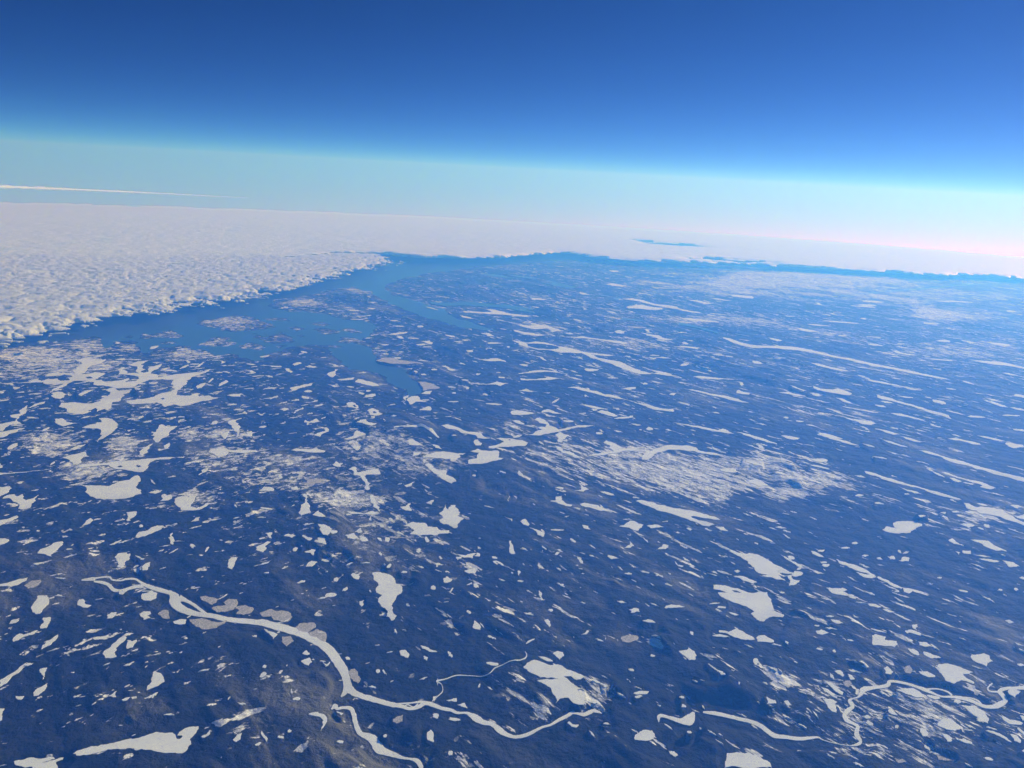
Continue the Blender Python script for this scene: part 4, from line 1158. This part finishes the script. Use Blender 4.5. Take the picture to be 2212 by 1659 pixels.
def build_terrain():
    th = axis_theta(-44, 44, 1050, 110)
    dip = math.degrees(math.atan2(math.sqrt(2 * H_CAM / R_E), 1))
    e = np.radians(np.concatenate([np.linspace(49, 15, 420), np.linspace(15, dip + 0.04, 290)[1:]]))
    k = np.tan(e)
    r = R_E * (k - np.sqrt(np.maximum(k * k - 2 * H_CAM / R_E, 0)))
    r = np.concatenate([[1500, 4000, 7000], r, np.linspace(r[-1], 450e3, 12)[1:]])
    nt, nr = len(th), len(r)
    TH, RR = np.meshgrid(th, r)                       # rows: distance, columns: bearing clockwise from the view
    X, Y = RR * np.sin(TH), RR * np.cos(TH)
    nd = 1050
    def to_ij(poly):
        a = np.arctan2(poly[:, 0], poly[:, 1]); d = np.hypot(poly[:, 0], poly[:, 1])
        return np.stack([(a - th[0]) / (th[1] - th[0]), np.interp(d, r, np.arange(nr))], 1)
    water = np.zeros((nr, nt)); riv = np.zeros((nr, nt)); field = np.zeros((nr, nt)); isl = np.zeros((nr, nt))
    def burn(mask, poly, val=1.0):
        q = to_ij(np.asarray(poly))
        j0, j1 = max(int(q[:, 0].min()), 0), min(int(q[:, 0].max()) + 2, nd)
        i0, i1 = max(int(q[:, 1].min()), 0), min(int(q[:, 1].max()) + 2, nr)
        if j1 <= j0 or i1 <= i0: return
        JJ, II = np.meshgrid(np.arange(j0, j1), np.arange(i0, i1))
        w = winding(JJ.astype(float), II.astype(float), q) != 0
        sub = mask[i0:i1, j0:j1]; sub[w] = val
    km = 1e-3
    c, s = math.cos(math.radians(135)), math.sin(math.radians(135))
    U, V = (X * c + Y * s) * km, (-X * s + Y * c) * km
    h = fbm(U * 0.16, V * 0.42, 5, 3, 0.5) - 0.42
    ridg = 1 - np.abs(2 * fbm(U * 0.22, V * 0.6, 4, 71, 0.5) - 1)
    h = np.clip(h, 0, 1) * 560 + np.clip(ridg - 0.80, 0, 1) * 640 * np.clip(h * 4, 0, 1)
    raw, level = h, np.zeros((nr, nt))
    def look(field, x, y):
        q = to_ij(np.stack([np.atleast_1d(x), np.atleast_1d(y)], 1))
        return field[np.clip(q[:, 1].round().astype(int), 0, nr - 1), np.clip(q[:, 0].round().astype(int), 0, nd - 1)]
    for it in LAKES:
        pts = np.vstack(it['g'])
        if 'thread-thin' in it['label']: it['level'] = 0.0; continue
        it['level'] = 0.0 if it['river'] else float(look(raw, pts[:, 0], pts[:, 1]).mean()) * 0.8
        for p in it['g']:
            burn(water, p); burn(level, p, it['level'])
            if it['river']: burn(riv, p)
    burn(water, SEA_POLY); burn(level, SEA_POLY, 0.0)
    for q in SEA_HOLES: burn(water, q, 0.0); burn(isl, q)
    for it in SNOWFIELDS: burn(field, np.array([ground(*p) for p in it['polys'][0]]), 1.0)
    near = blur(water, 1)
    soft = blur(water, 3)
    rsoft = blur(riv, 2)
    wide = blur((blur(water, 2) > 0.004).astype(float), 5); keep = np.clip(1.15 - wide * 2.4, 0, 1); keep = keep * keep * (3 - 2 * keep)
    lf = blur(level * water, 9) / np.maximum(blur(water, 9), 1e-4)
    h = h * keep + lf * (1 - keep)
    bank = np.clip(rsoft * 3.5, 0, 1) * 34.0 * (RR < 40e3)
    h = np.where(near > 0.02, np.where(blur(water, 1) > 0.02, lf, 0), h + bank)
    lv = blur(level * water, 1) / np.maximum(near, 1e-4)
    h = np.where(near > 0.02, lv, h)
    h = np.where(near > 0.5, lv - 8, h)
    # how much snow lies open between the trees
    snow = 0.85 * blur(field, 3) + 0.35 * blur(isl, 1)
    P = np.stack([X.ravel(), Y.ravel()])
    wob = fbm(X * 0.35e-3, Y * 0.35e-3, 4, 31) - 0.5
    for cx, cy, rx, ry, st in PATCHES:
        ctr = np.array(ground(cx, cy)); ax = np.array(ground(cx + rx, cy)) - ctr; ay = np.array(ground(cx, cy - ry)) - ctr
        Minv = np.linalg.inv(np.stack([ax, ay], 1))
        q = Minv @ (P - ctr[:, None]); d = np.sqrt((q ** 2).sum(0)).reshape(X.shape)
        snow = np.maximum(snow, st * np.clip(1.25 - d + wob * 1.3, 0, 1))
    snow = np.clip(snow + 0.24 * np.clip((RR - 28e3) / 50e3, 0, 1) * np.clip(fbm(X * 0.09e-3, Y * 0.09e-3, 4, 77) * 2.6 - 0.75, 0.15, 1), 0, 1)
    grain = 1 / (1 + np.exp(-(np.degrees(np.where(TH > math.pi, TH - 2 * math.pi, TH)) + 9) / 4.0))
    Z = drop(RR ** 2) + h
    verts = np.stack([X, Y, Z], -1).reshape(-1, 3)
    verts = np.vstack([verts, [[0, 0, 0]]])
    I, J = np.meshgrid(np.arange(nr - 1), np.arange(nt), indexing='ij')
    J2 = (J + 1) % nt
    quads = np.stack([I * nt + J, (I + 1) * nt + J, (I + 1) * nt + J2, I * nt + J2], -1).reshape(-1, 4)[:, ::-1]
    o = mesh_obj('ground', verts, quads, M_GROUND, smooth=True)
    me = o.data                                        # close the small hole under the aeroplane
    for nm, a in (('snow', snow), ('grain', grain)):
        at = me.attributes.new(nm, 'FLOAT', 'POINT'); at.data.foreach_set('value', np.append(a.ravel(), 0).astype(np.float32))
    tag(o, kind='structure', label='dark conifer forest and snow patches covering the whole land')
    bm = bmesh.new(); bm.from_mesh(me); bm.verts.ensure_lookup_table()
    cv = bm.verts[len(bm.verts) - 1]
    for j in range(nt):
        bm.faces.new((bm.verts[j], cv, bm.verts[(j + 1) % nt]))
    bm.normal_update(); bm.to_mesh(me); bm.free()
    return o, (lambda x, y: look(h, x, y))

# open or speckled snow: survey x, y, half width, half height, strength
PATCHES = [(830, 955, 150, 48, .62), (760, 905, 90, 22, .5), (930, 1000, 120, 30, .6), (620, 1035, 170, 30, .55), (500, 985, 110, 40, .65), (730, 1078, 95, 20, .75), (270, 960, 45, 26, .95), (265, 985, 30, 18, .7),
 (100, 955, 85, 28, .85), (190, 1020, 70, 22, .7), (470, 940, 110, 22, .75), (1210, 975, 130, 40, .45), (1080, 930, 130, 25, .4), (620, 1000, 100, 25, .6), (420, 1075, 60, 22, .6), (250, 1085, 60, 16, .4), (350, 1095, 70, 14, .5),
 (100, 775, 170, 30, .7), (190, 745, 60, 18, .75), (280, 752, 32, 14, .7), (420, 765, 80, 18, .6), (330, 890, 70, 25, .35), (1500, 1010, 230, 40, .95), (1700, 1055, 170, 35, .85), (1380, 975, 110, 22, .85), (1850, 1090, 120, 28, .5),
 (1700, 610, 260, 22, .75), (2040, 680, 120, 18, .6), (1950, 640, 300, 22, .45), (1320, 745, 120, 14, .35), (1600, 690, 200, 16, .45), (2050, 760, 140, 30, .35), (1900, 720, 240, 20, .3),
 (1780, 1500, 110, 60, .45), (1860, 1545, 80, 50, .5), (2060, 1540, 160, 60, .45), (1960, 1600, 260, 60, .45), (2150, 1470, 90, 50, .4), (1620, 1500, 60, 30, .3), (1700, 1560, 70, 26, .55), (1660, 1620, 80, 40, .5), (1900, 1420, 80, 35, .3),
 (1130, 1545, 90, 30, .35), (1260, 1510, 70, 30, .55), (500, 690, 80, 16, .6), (650, 655, 60, 12, .6), (770, 630, 60, 10, .5), (1340, 1230, 130, 50, .25), (1230, 1240, 60, 40, .4), (1190, 1200, 70, 80, .25), (960, 1640, 100, 30, .3),
 (300, 1440, 200, 90, .2), (520, 1560, 60, 60, .3), (480, 1450, 70, 50, .25), (2020, 1130, 160, 40, .4), (2130, 1115, 80, 22, .8), (820, 1180, 160, 60, .22), (560, 1200, 120, 50, .25), (2100, 1230, 110, 40, .3)]

# ------------------------------------------------------------------ labels
SHORT = ['fish-shaped lake', 'round riverside pond', 'grey lens-shaped pond', 'wide river', 'southern tributary', 'boot-shaped lake', None, 'egg-shaped pond', 'upper winged lake',
 'lower winged lake', 'swan-shaped river', 'narrow winding river', 'crescent pond', 'bottom-edge lake', 'wedge-shaped lake', None, 'hand-shaped lake', 'crescent bay lake', 'two-islet lake',
 'flag-shaped lake', 'diamond-shaped lake', 'slug-shaped lake', 'long ragged lake', 'forked-tail lake', 'manta-like lake', 'low ragged lake', 'three-armed lake', 'shaggy lake', 'clover-shaped lake', 'ring-shaped lake', None,
 'striped forked lake', 'hooked lake', 'notched big lake', 'very long straight lake', 'tapering lake', 'bird-shaped lake', 'ice-choked junction', 'antler-like lake', 'thin headland lake',
 None, None, 'lizard-like lake', 'ribbon-like lake', 'humped lake']

def shape_words(it):
    p = it['polys'][0]; q = p - p.mean(0)
    w, v = np.linalg.eigh(np.cov(q.T)); asp = math.sqrt(max(w[1], 1e-6) / max(w[0], 1e-6))
    hull = it['wh'][0] * it['wh'][1] + 1e-6
    fill = it['area'] / (math.sqrt(w[0] * w[1]) * 4 * math.pi + 1e-6)
    sh = 'round' if asp < 1.5 else 'oval' if asp < 2.3 else 'long' if asp < 4 else 'very thin'
    if fill < 0.62: sh = 'ragged ' + sh
    d = v[:, 1]; a = math.degrees(math.atan2(-d[1], d[0])) % 180
    tilt = '' if asp < 1.5 else ' lying level' if a < 9 or a > 171 else ' rising rightward' if a < 75 else ' standing upright' if a < 105 else ' sloping down rightward'
    size = 'large' if it['area'] > 900 else 'medium' if it['area'] > 320 else 'small' if it['area'] > 110 else 'tiny'
    return size, sh, tilt

def make_labels():
    marks, k = [], 0
    for it in LAKES:
        if it['label']:
            it['short'] = SHORT[k] if k < len(SHORT) else None; k += 1
            if it['short']: marks.append(it)
    groups = {}
    for it in TOP:
        if it['label']: continue
        best = min(marks, key=lambda m: min(np.hypot(*(q - it['c'])) for q in (m['polys'][0][::3] if not m['river'] else np.vstack(m['polys'])[::4])))
        pts = np.vstack(best['polys'])
        near = pts[np.argmin(np.hypot(*(pts - it['c']).T))] if best['river'] else best['c']
        dx, dy = it['c'] - near
        if abs(dy) > 0.55 * abs(dx): rel = 'above' if dy < 0 else 'below'
        else: rel = 'right of' if dx > 0 else 'left of'
        size, sh, tilt = shape_words(it)
        col = 'grey ' if it['kind'] == 'g' else 'white '
        noun = 'frozen pond' if size in ('tiny', 'small') or it['kind'] == 'g' else 'frozen lake'
        if len(f"{size} {sh}{col}{noun}{tilt} second nearest {rel} the {best['short']}".split()) > 15: tilt = ''
        it['parts'] = (size, sh, tilt, col, noun, rel, best['short'])
        it['dist'] = float(np.hypot(dx, dy))
        groups.setdefault(it['parts'], []).append(it)
    rank = ['nearest', 'second nearest', 'third nearest', 'fourth nearest', 'fifth nearest', 'sixth nearest', 'seventh nearest', 'eighth nearest', 'ninth nearest', 'tenth nearest']
    for key, lst in groups.items():
        lst.sort(key=lambda q: q['dist'])
        size, sh, tilt, col, noun, rel, short = key
        for i, it in enumerate(lst):
            r = '' if len(lst) == 1 else ' ' + rank[min(i, 9)]
            it['label'] = f"{size} {sh} {col}{noun}{tilt},{r} {rel} the {short}".replace(', ', ', ')

# ------------------------------------------------------------------ build it all
TERRAIN, height_at = build_terrain()
TOP = sorted(LAKES, key=lambda q: -(q['area'] + (1e6 if q['label'] or q['holes'] else 0)))[:285]
for i, it in enumerate(LAKES): it['i'] = i
make_labels()
small_V, small_F, nsv = [], [], 0
top_ids = {id(q) for q in TOP}
for it in LAKES:
    top = it['level'] + 9.0 + (it['i'] % 120) * 0.06
    got = sheet(it['g'], it['gh'], top)
    if got is None: continue
    V, F = got
    if 'thread-thin' in it['label']: V[:, 2] += height_at(V[:, 0], V[:, 1]) + 6.0
    if id(it) in top_ids:
        grey = it['kind'] == 'g'
        name = 'frozen_river' if it['river'] else 'frozen_pond' if (grey or it['area'] < 320) and 'lake' not in it['label'].split(',')[0].split(' the ')[0] else 'frozen_lake'
        cx, cy = float(V[:, 0].mean()), float(V[:, 1].mean()); cz = float(V[:, 2].max())
        o = mesh_obj(name, V - np.array([cx, cy, cz]), F, M_GREY if grey else M_LAKE)
        o.location = (cx, cy, cz)
        tag(o, it['label'], 'frozen river' if it['river'] else 'frozen pond' if name == 'frozen_pond' else 'frozen lake',
            'frozen rivers winding through the forest' if it['river'] else 'grey frozen ponds and bogs' if grey else 'snow-covered frozen lakes and ponds scattered over the forest', 'thing')
        for h in it['gh']:
            got = sheet([h], [], top + 3, 20)
            if got is None: continue
            w = mesh_obj('islet', got[0] - np.array([cx, cy, cz]), got[1], M_GROUND, parent=o)
    else:
        small_V.append(V); small_F.append(F + nsv); nsv += len(V)

# the many ponds nobody could tell apart, far and near: one object
def many_small():
    global nsv
    K = 40000
    th = np.radians(rng.uniform(-46, 46, K)); rr = np.where(rng.random(K) < 0.75, np.sqrt(rng.uniform(14e3 ** 2, 150e3 ** 2, K)), rng.uniform(14e3, 70e3, K))
    xs, ys = rr * np.sin(th), rr * np.cos(th)
    ok = (winding(xs, ys, SEA_POLY) == 0) & (fbm(xs * 0.12e-3, ys * 0.12e-3, 3, 7) > rng.uniform(0.30, 0.62, K)) & ((rr > 34e3) | (rng.random(K) < 0.33))
    for x, y, th, r in list(zip(xs[ok], ys[ok], th[ok], rr[ok]))[:8500]:
        L = min(90 * rng.pareto(1.2) + 55, 0.011 * r)
        east = 1 / (1 + math.exp(-(math.degrees(th) + 9) / 4))
        ang = math.radians((135 if rng.random() < east else 38) + rng.normal(0, 13 if r > 25e3 else 22))
        asp = 1 / rng.uniform(1.6, 5.5)
        k = 15; a = np.linspace(0, 2 * math.pi, k, endpoint=False)
        rad = np.clip(1 + rng.normal(0, 0.36, k), 0.2, 2)
        px, py = np.cos(a) * L * rad * 0.5, np.sin(a) * L * asp * rad * 0.5
        px = px + 0.15 * L * np.sin(a * 2) * rng.normal(0, 0.5)
        P = np.stack([x + px * math.cos(ang) - py * math.sin(ang), y + px * math.sin(ang) + py * math.cos(ang)], 1)
        z = drop((P ** 2).sum(1))
        hh = max(float(height_at(P[:, 0], P[:, 1]).mean()), 0.0) + 14.0
        zt = z + hh
        V = np.vstack([np.c_[P, zt], [[x, y, drop(x * x + y * y) + hh]], np.c_[P, zt - 40]])
        F = []
        for i in range(k):
            j = (i + 1) % k
            F += [(i, j, k), (j, i, i + k + 1), (j, i + k + 1, j + k + 1)]
        small_V.append(V); small_F.append(np.array(F) + nsv); nsv += len(V)
many_small()
o = mesh_obj('pond_ice', np.vstack(small_V), np.vstack(small_F), M_LAKE)
tag(o, 'countless tiny white frozen ponds dotted through the forest', None, None, 'stuff')

V, F = sheet([SEA_POLY], SEA_HOLES, 4.0, 40.0)
# refine the open sea so that it follows the curve of the earth
bm = bmesh.new(); me = bpy.data.meshes.new('sea')
vv = [bm.verts.new(v) for v in V]
for f in F:
    try: bm.faces.new([vv[i] for i in f])
    except ValueError: pass
for _ in range(7):
    es = [e for e in bm.edges if (e.verts[0].co.xy - e.verts[1].co.xy).length > 9000]
    if not es: break
    bmesh.ops.subdivide_edges(bm, edges=es, cuts=1, use_grid_fill=True)
    bmesh.ops.triangulate(bm, faces=[f for f in bm.faces if len(f.verts) > 3])
for v in bm.verts:
    r2 = v.co.x ** 2 + v.co.y ** 2
    z = drop(r2) + 4.0
    if v.co.z < 4.0 + drop(r2) - 20 and len([e for e in v.link_edges if e.is_boundary]) : v.co.z = z - 40
    else: v.co.z = z
bm.to_mesh(me); bm.free(); me.materials.append(M_SEA)
o = bpy.data.objects.new('sea', me); sc.collection.objects.link(o)
tag(o, 'open blue sea with a bay and islands along the frozen coast', None, None, 'structure')
for p in INLETS:
    c = catmull(p, 4); xy, w = c[:, :2], c[:, 2] / 2
    t = np.gradient(xy, axis=0); t /= np.hypot(t[:, 0], t[:, 1])[:, None]; nr = np.stack([-t[:, 1], t[:, 0]], 1)
    poly = np.vstack([xy + nr * w[:, None], (xy - nr * w[:, None])[::-1]])
    V, F = sheet([fractal(poly, 0.08, 2.5, 2)], [], 60.0, 80.0)
    o = mesh_obj('water', V, F, M_SEA); tag(o, 'long blue channel of open water running inland', None, None, 'structure')

# ------------------------------------------------------------------ clouds
def cloud_layer(name, polys, base, th_rng, r_rng, nt, nr, shape_fn, label, soft_n=4, holes=()):
    th = np.radians(np.linspace(*th_rng, nt))
    e0, e1 = [math.atan2(H_CAM - base + rr * rr / (2 * R_E), rr) for rr in r_rng]
    k = np.tan(np.linspace(e0, e1, nr)); r = R_E * (k - np.sqrt(np.maximum(k * k - 2 * (H_CAM - base) / R_E, 0)))
    TH, RR = np.meshgrid(th, r); X, Y = RR * np.sin(TH), RR * np.cos(TH)
    mask = np.zeros((nr, nt))
    def ij(poly):
        poly = np.asarray(poly); a = np.arctan2(poly[:, 0], poly[:, 1]); d = np.hypot(poly[:, 0], poly[:, 1])
        return np.stack([(a - th[0]) / (th[1] - th[0]), np.interp(d, r, np.arange(nr))], 1)
    JJ, II = np.meshgrid(np.arange(nt, dtype=float), np.arange(nr, dtype=float))
    for p in polys: mask[winding(JJ, II, ij(p)) != 0] = 1
    for p in holes: mask[winding(JJ, II, ij(p)) != 0] = 0
    cov = blur(mask, soft_n)
    top, keep = shape_fn(X, Y, RR, cov)
    zb = drop(RR ** 2) + base
    Vt = np.stack([X, Y, zb + np.maximum(top, 1)], -1).reshape(-1, 3); Vb = np.stack([X, Y, zb - 30 + 0 * top], -1).reshape(-1, 3)
    N = nr * nt
    I, J = np.meshgrid(np.arange(nr - 1), np.arange(nt - 1), indexing='ij')
    q = np.stack([I * nt + J, I * nt + J + 1, (I + 1) * nt + J + 1, (I + 1) * nt + J], -1).reshape(-1, 4)
    kf = (keep[:-1, :-1] & keep[1:, :-1] & keep[:-1, 1:] & keep[1:, 1:]).ravel()
    q = q[kf]
    E = np.concatenate([q[:, [0, 1]], q[:, [1, 2]], q[:, [2, 3]], q[:, [3, 0]]])
    code = E[:, 0] * N + E[:, 1]; rev = E[:, 1] * N + E[:, 0]
    rim = E[~np.isin(code, rev)]
    side = np.stack([rim[:, 1], rim[:, 0], rim[:, 0] + N, rim[:, 1] + N], -1)
    faces = np.concatenate([q, side, q[:, ::-1] + N])
    used = np.unique(faces); rm = np.zeros(2 * N, dtype=np.int64); rm[used] = np.arange(len(used))
    o = mesh_obj(name, np.vstack([Vt, Vb])[used], rm[faces], M_DECK if shape_fn is smooth_deck else M_CLOUD, smooth=True)
    tag(o, label, None, None, 'stuff')
    return o

def puffy(X, Y, RR, cov):
    km = 1e-3
    c, s = math.cos(math.radians(28)), math.sin(math.radians(28))
    wx = fbm(X * 0.7 * km, Y * 0.7 * km, 3, 5) * 1.1; wy = fbm(X * 0.7 * km + 9, Y * 0.7 * km, 3, 6) * 1.1
    U, V = (X * c + Y * s) * km + wx, (-X * s + Y * c) * km + wy
    c1 = cells(U / 1.7, V / 1.15, 1); c2 = cells(U / 0.75, V / 0.55, 2); c3 = cells(U / 0.32, V / 0.27, 3)
    big = fbm(X * 0.10 * km, Y * 0.16 * km, 4, 8); mixn = np.clip(fbm(X * 0.2 * km, Y * 0.2 * km, 3, 12) * 2.4 - 0.7, 0, 1)
    p1_, p2_, p3_ = [np.clip(1 - q * q * 1.6, 0, 1) for q in (c1, c2, c3)]
    b = p1_ * (0.25 + 0.45 * mixn) + p2_ * (0.55 - 0.35 * mixn) + p3_ * 0.13
    amp = np.clip(1.2 - (RR - 70e3) / 80e3, 0.22, 1.0)
    f = b + (cov - 0.5) * 1.25 + (big - 0.5) * 1.3
    rim = np.clip((f - 0.34) / 0.6, 0, 1); rim = rim * rim * (3 - 2 * rim)
    return 12 + (b * 250 * amp + np.clip(big - 0.3, 0, 1) * 130) * rim, (f > 0.34) & (cov > 0.01)

def smooth_deck(X, Y, RR, cov):
    km = 1e-3
    n = fbm(X * 0.022 * km, Y * 0.12 * km, 6, 41, 0.62); n2 = fbm(X * 0.16 * km, Y * 0.5 * km, 5, 42, 0.6)
    f = (cov - 0.5) * 1.5 + (n - 0.5) * 1.7 + (n2 - 0.5) * 1.2 + 0.22
    lift = np.clip(f / 0.5, 0, 1); lift = lift * lift * (3 - 2 * lift)
    rise = np.clip((RR - 95e3) / 40e3, 0, 1) + np.clip((np.degrees(np.arctan2(X, Y)) + 16) / 9, 0, 1)
    return 12 + (120 + n * 260 + n2 * 220) * np.clip(rise, 0.02, 1) * lift, (f > 0) & (cov > 0.02)

def on_layer(pts, alt): return [ground(x, y, alt) for x, y in pts]
def ring(az0, az1, d, n=14): return [(math.sin(math.radians(a)) * d, math.cos(math.radians(a)) * d) for a in np.linspace(az0, az1, n)]

bank_edge = on_layer([(0, 722), (50, 711), (100, 701), (150, 695), (200, 688), (250, 678), (300, 668), (350, 661), (400, 652), (450, 646), (500, 637), (560, 626), (600, 617), (650, 607), (700, 596), (740, 584), (780, 570), (815, 558), (838, 549), (835, 542), (815, 536)], 900)
cloud_layer('clouds', [[(-140e3, 10e3), (-60e3, 36e3), (-42e3, 42.5e3)] + bank_edge + ring(-9, -75, 150e3)], 620, (-62, -2), (40e3, 150e3), 1150, 420, puffy,
            'lumpy white cloud bank with a clean diagonal edge over the sea', 14)
deck_edge = on_layer([(760, 538), (800, 540), (835, 542), (870, 548), (930, 549), (1000, 550), (1080, 550), (1130, 546), (1170, 543), (1210, 541), (1240, 543), (1270, 548), (1320, 554), (1400, 558), (1500, 562), (1600, 566), (1680, 570), (1750, 573), (1860, 578), (1950, 583), (2050, 590), (2090, 588), (2120, 590), (2212, 596)], 1200)
gaps = [on_layer(p, 1200) for p in ([(1345, 516), (1370, 514), (1400, 519), (1470, 524), (1560, 533), (1500, 531), (1420, 525)], [(1430, 554), (1500, 552), (1600, 557), (1690, 563), (1740, 567), (1640, 566), (1530, 560)],
        [(1780, 535), (1900, 542), (2100, 556), (1950, 549)])]
cloud_layer('clouds', [on_layer([(-400, 640), (0, 585), (300, 565), (500, 552), (650, 545)], 1200) + deck_edge + [(150e3, 175e3)] + ring(48, -70, 330e3, 24)], 760, (-62, 46), (70e3, 330e3), 900, 260, smooth_deck,
            'smooth bright cloud deck stretching to the horizon beyond the land', 3, gaps)

# contrail: a thin loose rope of ice cloud hanging ahead on the far left
def contrail():
    pts = []
    for i in range(60):
        t = i / 59.0
        x, y = -60 + 600 * t, 401 + 27.5 * t - 2 * math.sin(t * 3)
        d = M3 @ np.array([(x - CX) / FPX, (CY - y) / FPX, -1.0]); d /= math.hypot(d[0], d[1])
        rr = 70e3 + 60e3 * t
        pts.append((d[0] * rr, d[1] * rr, H_CAM + d[2] * rr, (150 * (1 - t) ** 0.8 + 25) * (1 + 0.2 * rng.normal())))
    V, F, k = [], [], 10
    for i, (x, y, z, w) in enumerate(pts):
        a = pts[max(i - 1, 0)]; b = pts[min(i + 1, 59)]
        t = Vector((b[0] - a[0], b[1] - a[1], b[2] - a[2])).normalized(); s = t.cross(Vector((0, 0, 1))).normalized(); u = s.cross(t)
        for j in range(k):
            an = 2 * math.pi * j / k; ww = w * (1 + 0.15 * rng.normal())
            q = Vector((x, y, z)) + s * math.cos(an) * ww * 1.2 + u * math.sin(an) * ww * 0.8
            V.append(tuple(q))
    for i in range(59):
        for j in range(k):
            F.append((i * k + j, i * k + (j + 1) % k, (i + 1) * k + (j + 1) % k, (i + 1) * k + j))
    m, nt, b = new_mat('thin_ice_cloud'); b.inputs['Base Color'].default_value = (0.9, 0.9, 0.9, 1); b.inputs['Alpha'].default_value = 0.32
    o = mesh_obj('contrail', V, F, m, smooth=True)
    tag(o, 'thin straight white contrail just above the cloud horizon at far left', 'contrail', None, 'thing')
contrail()

# ------------------------------------------------------------------ the air
S, zb = 455e3, -17500.0
v = [(x, y, z) for z in (zb, HAZE_TOP) for x, y in ((-S, -S), (S, -S), (S, S), (-S, S))]
f = [(3, 2, 1, 0), (4, 5, 6, 7), (0, 1, 5, 4), (1, 2, 6, 5), (2, 3, 7, 6), (3, 0, 4, 7)]
m = bpy.data.materials.new('blue_air'); m.use_nodes = True; nt = m.node_tree; nt.nodes.clear()
out = nt.nodes.new('ShaderNodeOutputMaterial'); pv = nt.nodes.new('ShaderNodeVolumePrincipled')
pv.inputs['Color'].default_value = (*HAZE_COLOR, 1); pv.inputs['Density'].default_value = HAZE_DENSITY
pv.inputs['Anisotropy'].default_value = HAZE_G; pv.inputs['Absorption Color'].default_value = (1, 0.885, 1, 1)   # ozone takes some of the green
nt.links.new(pv.outputs[0], out.inputs['Volume'])
o = mesh_obj('haze', v, f, m); tag(o, 'blue air over the land', None, None, 'stuff')
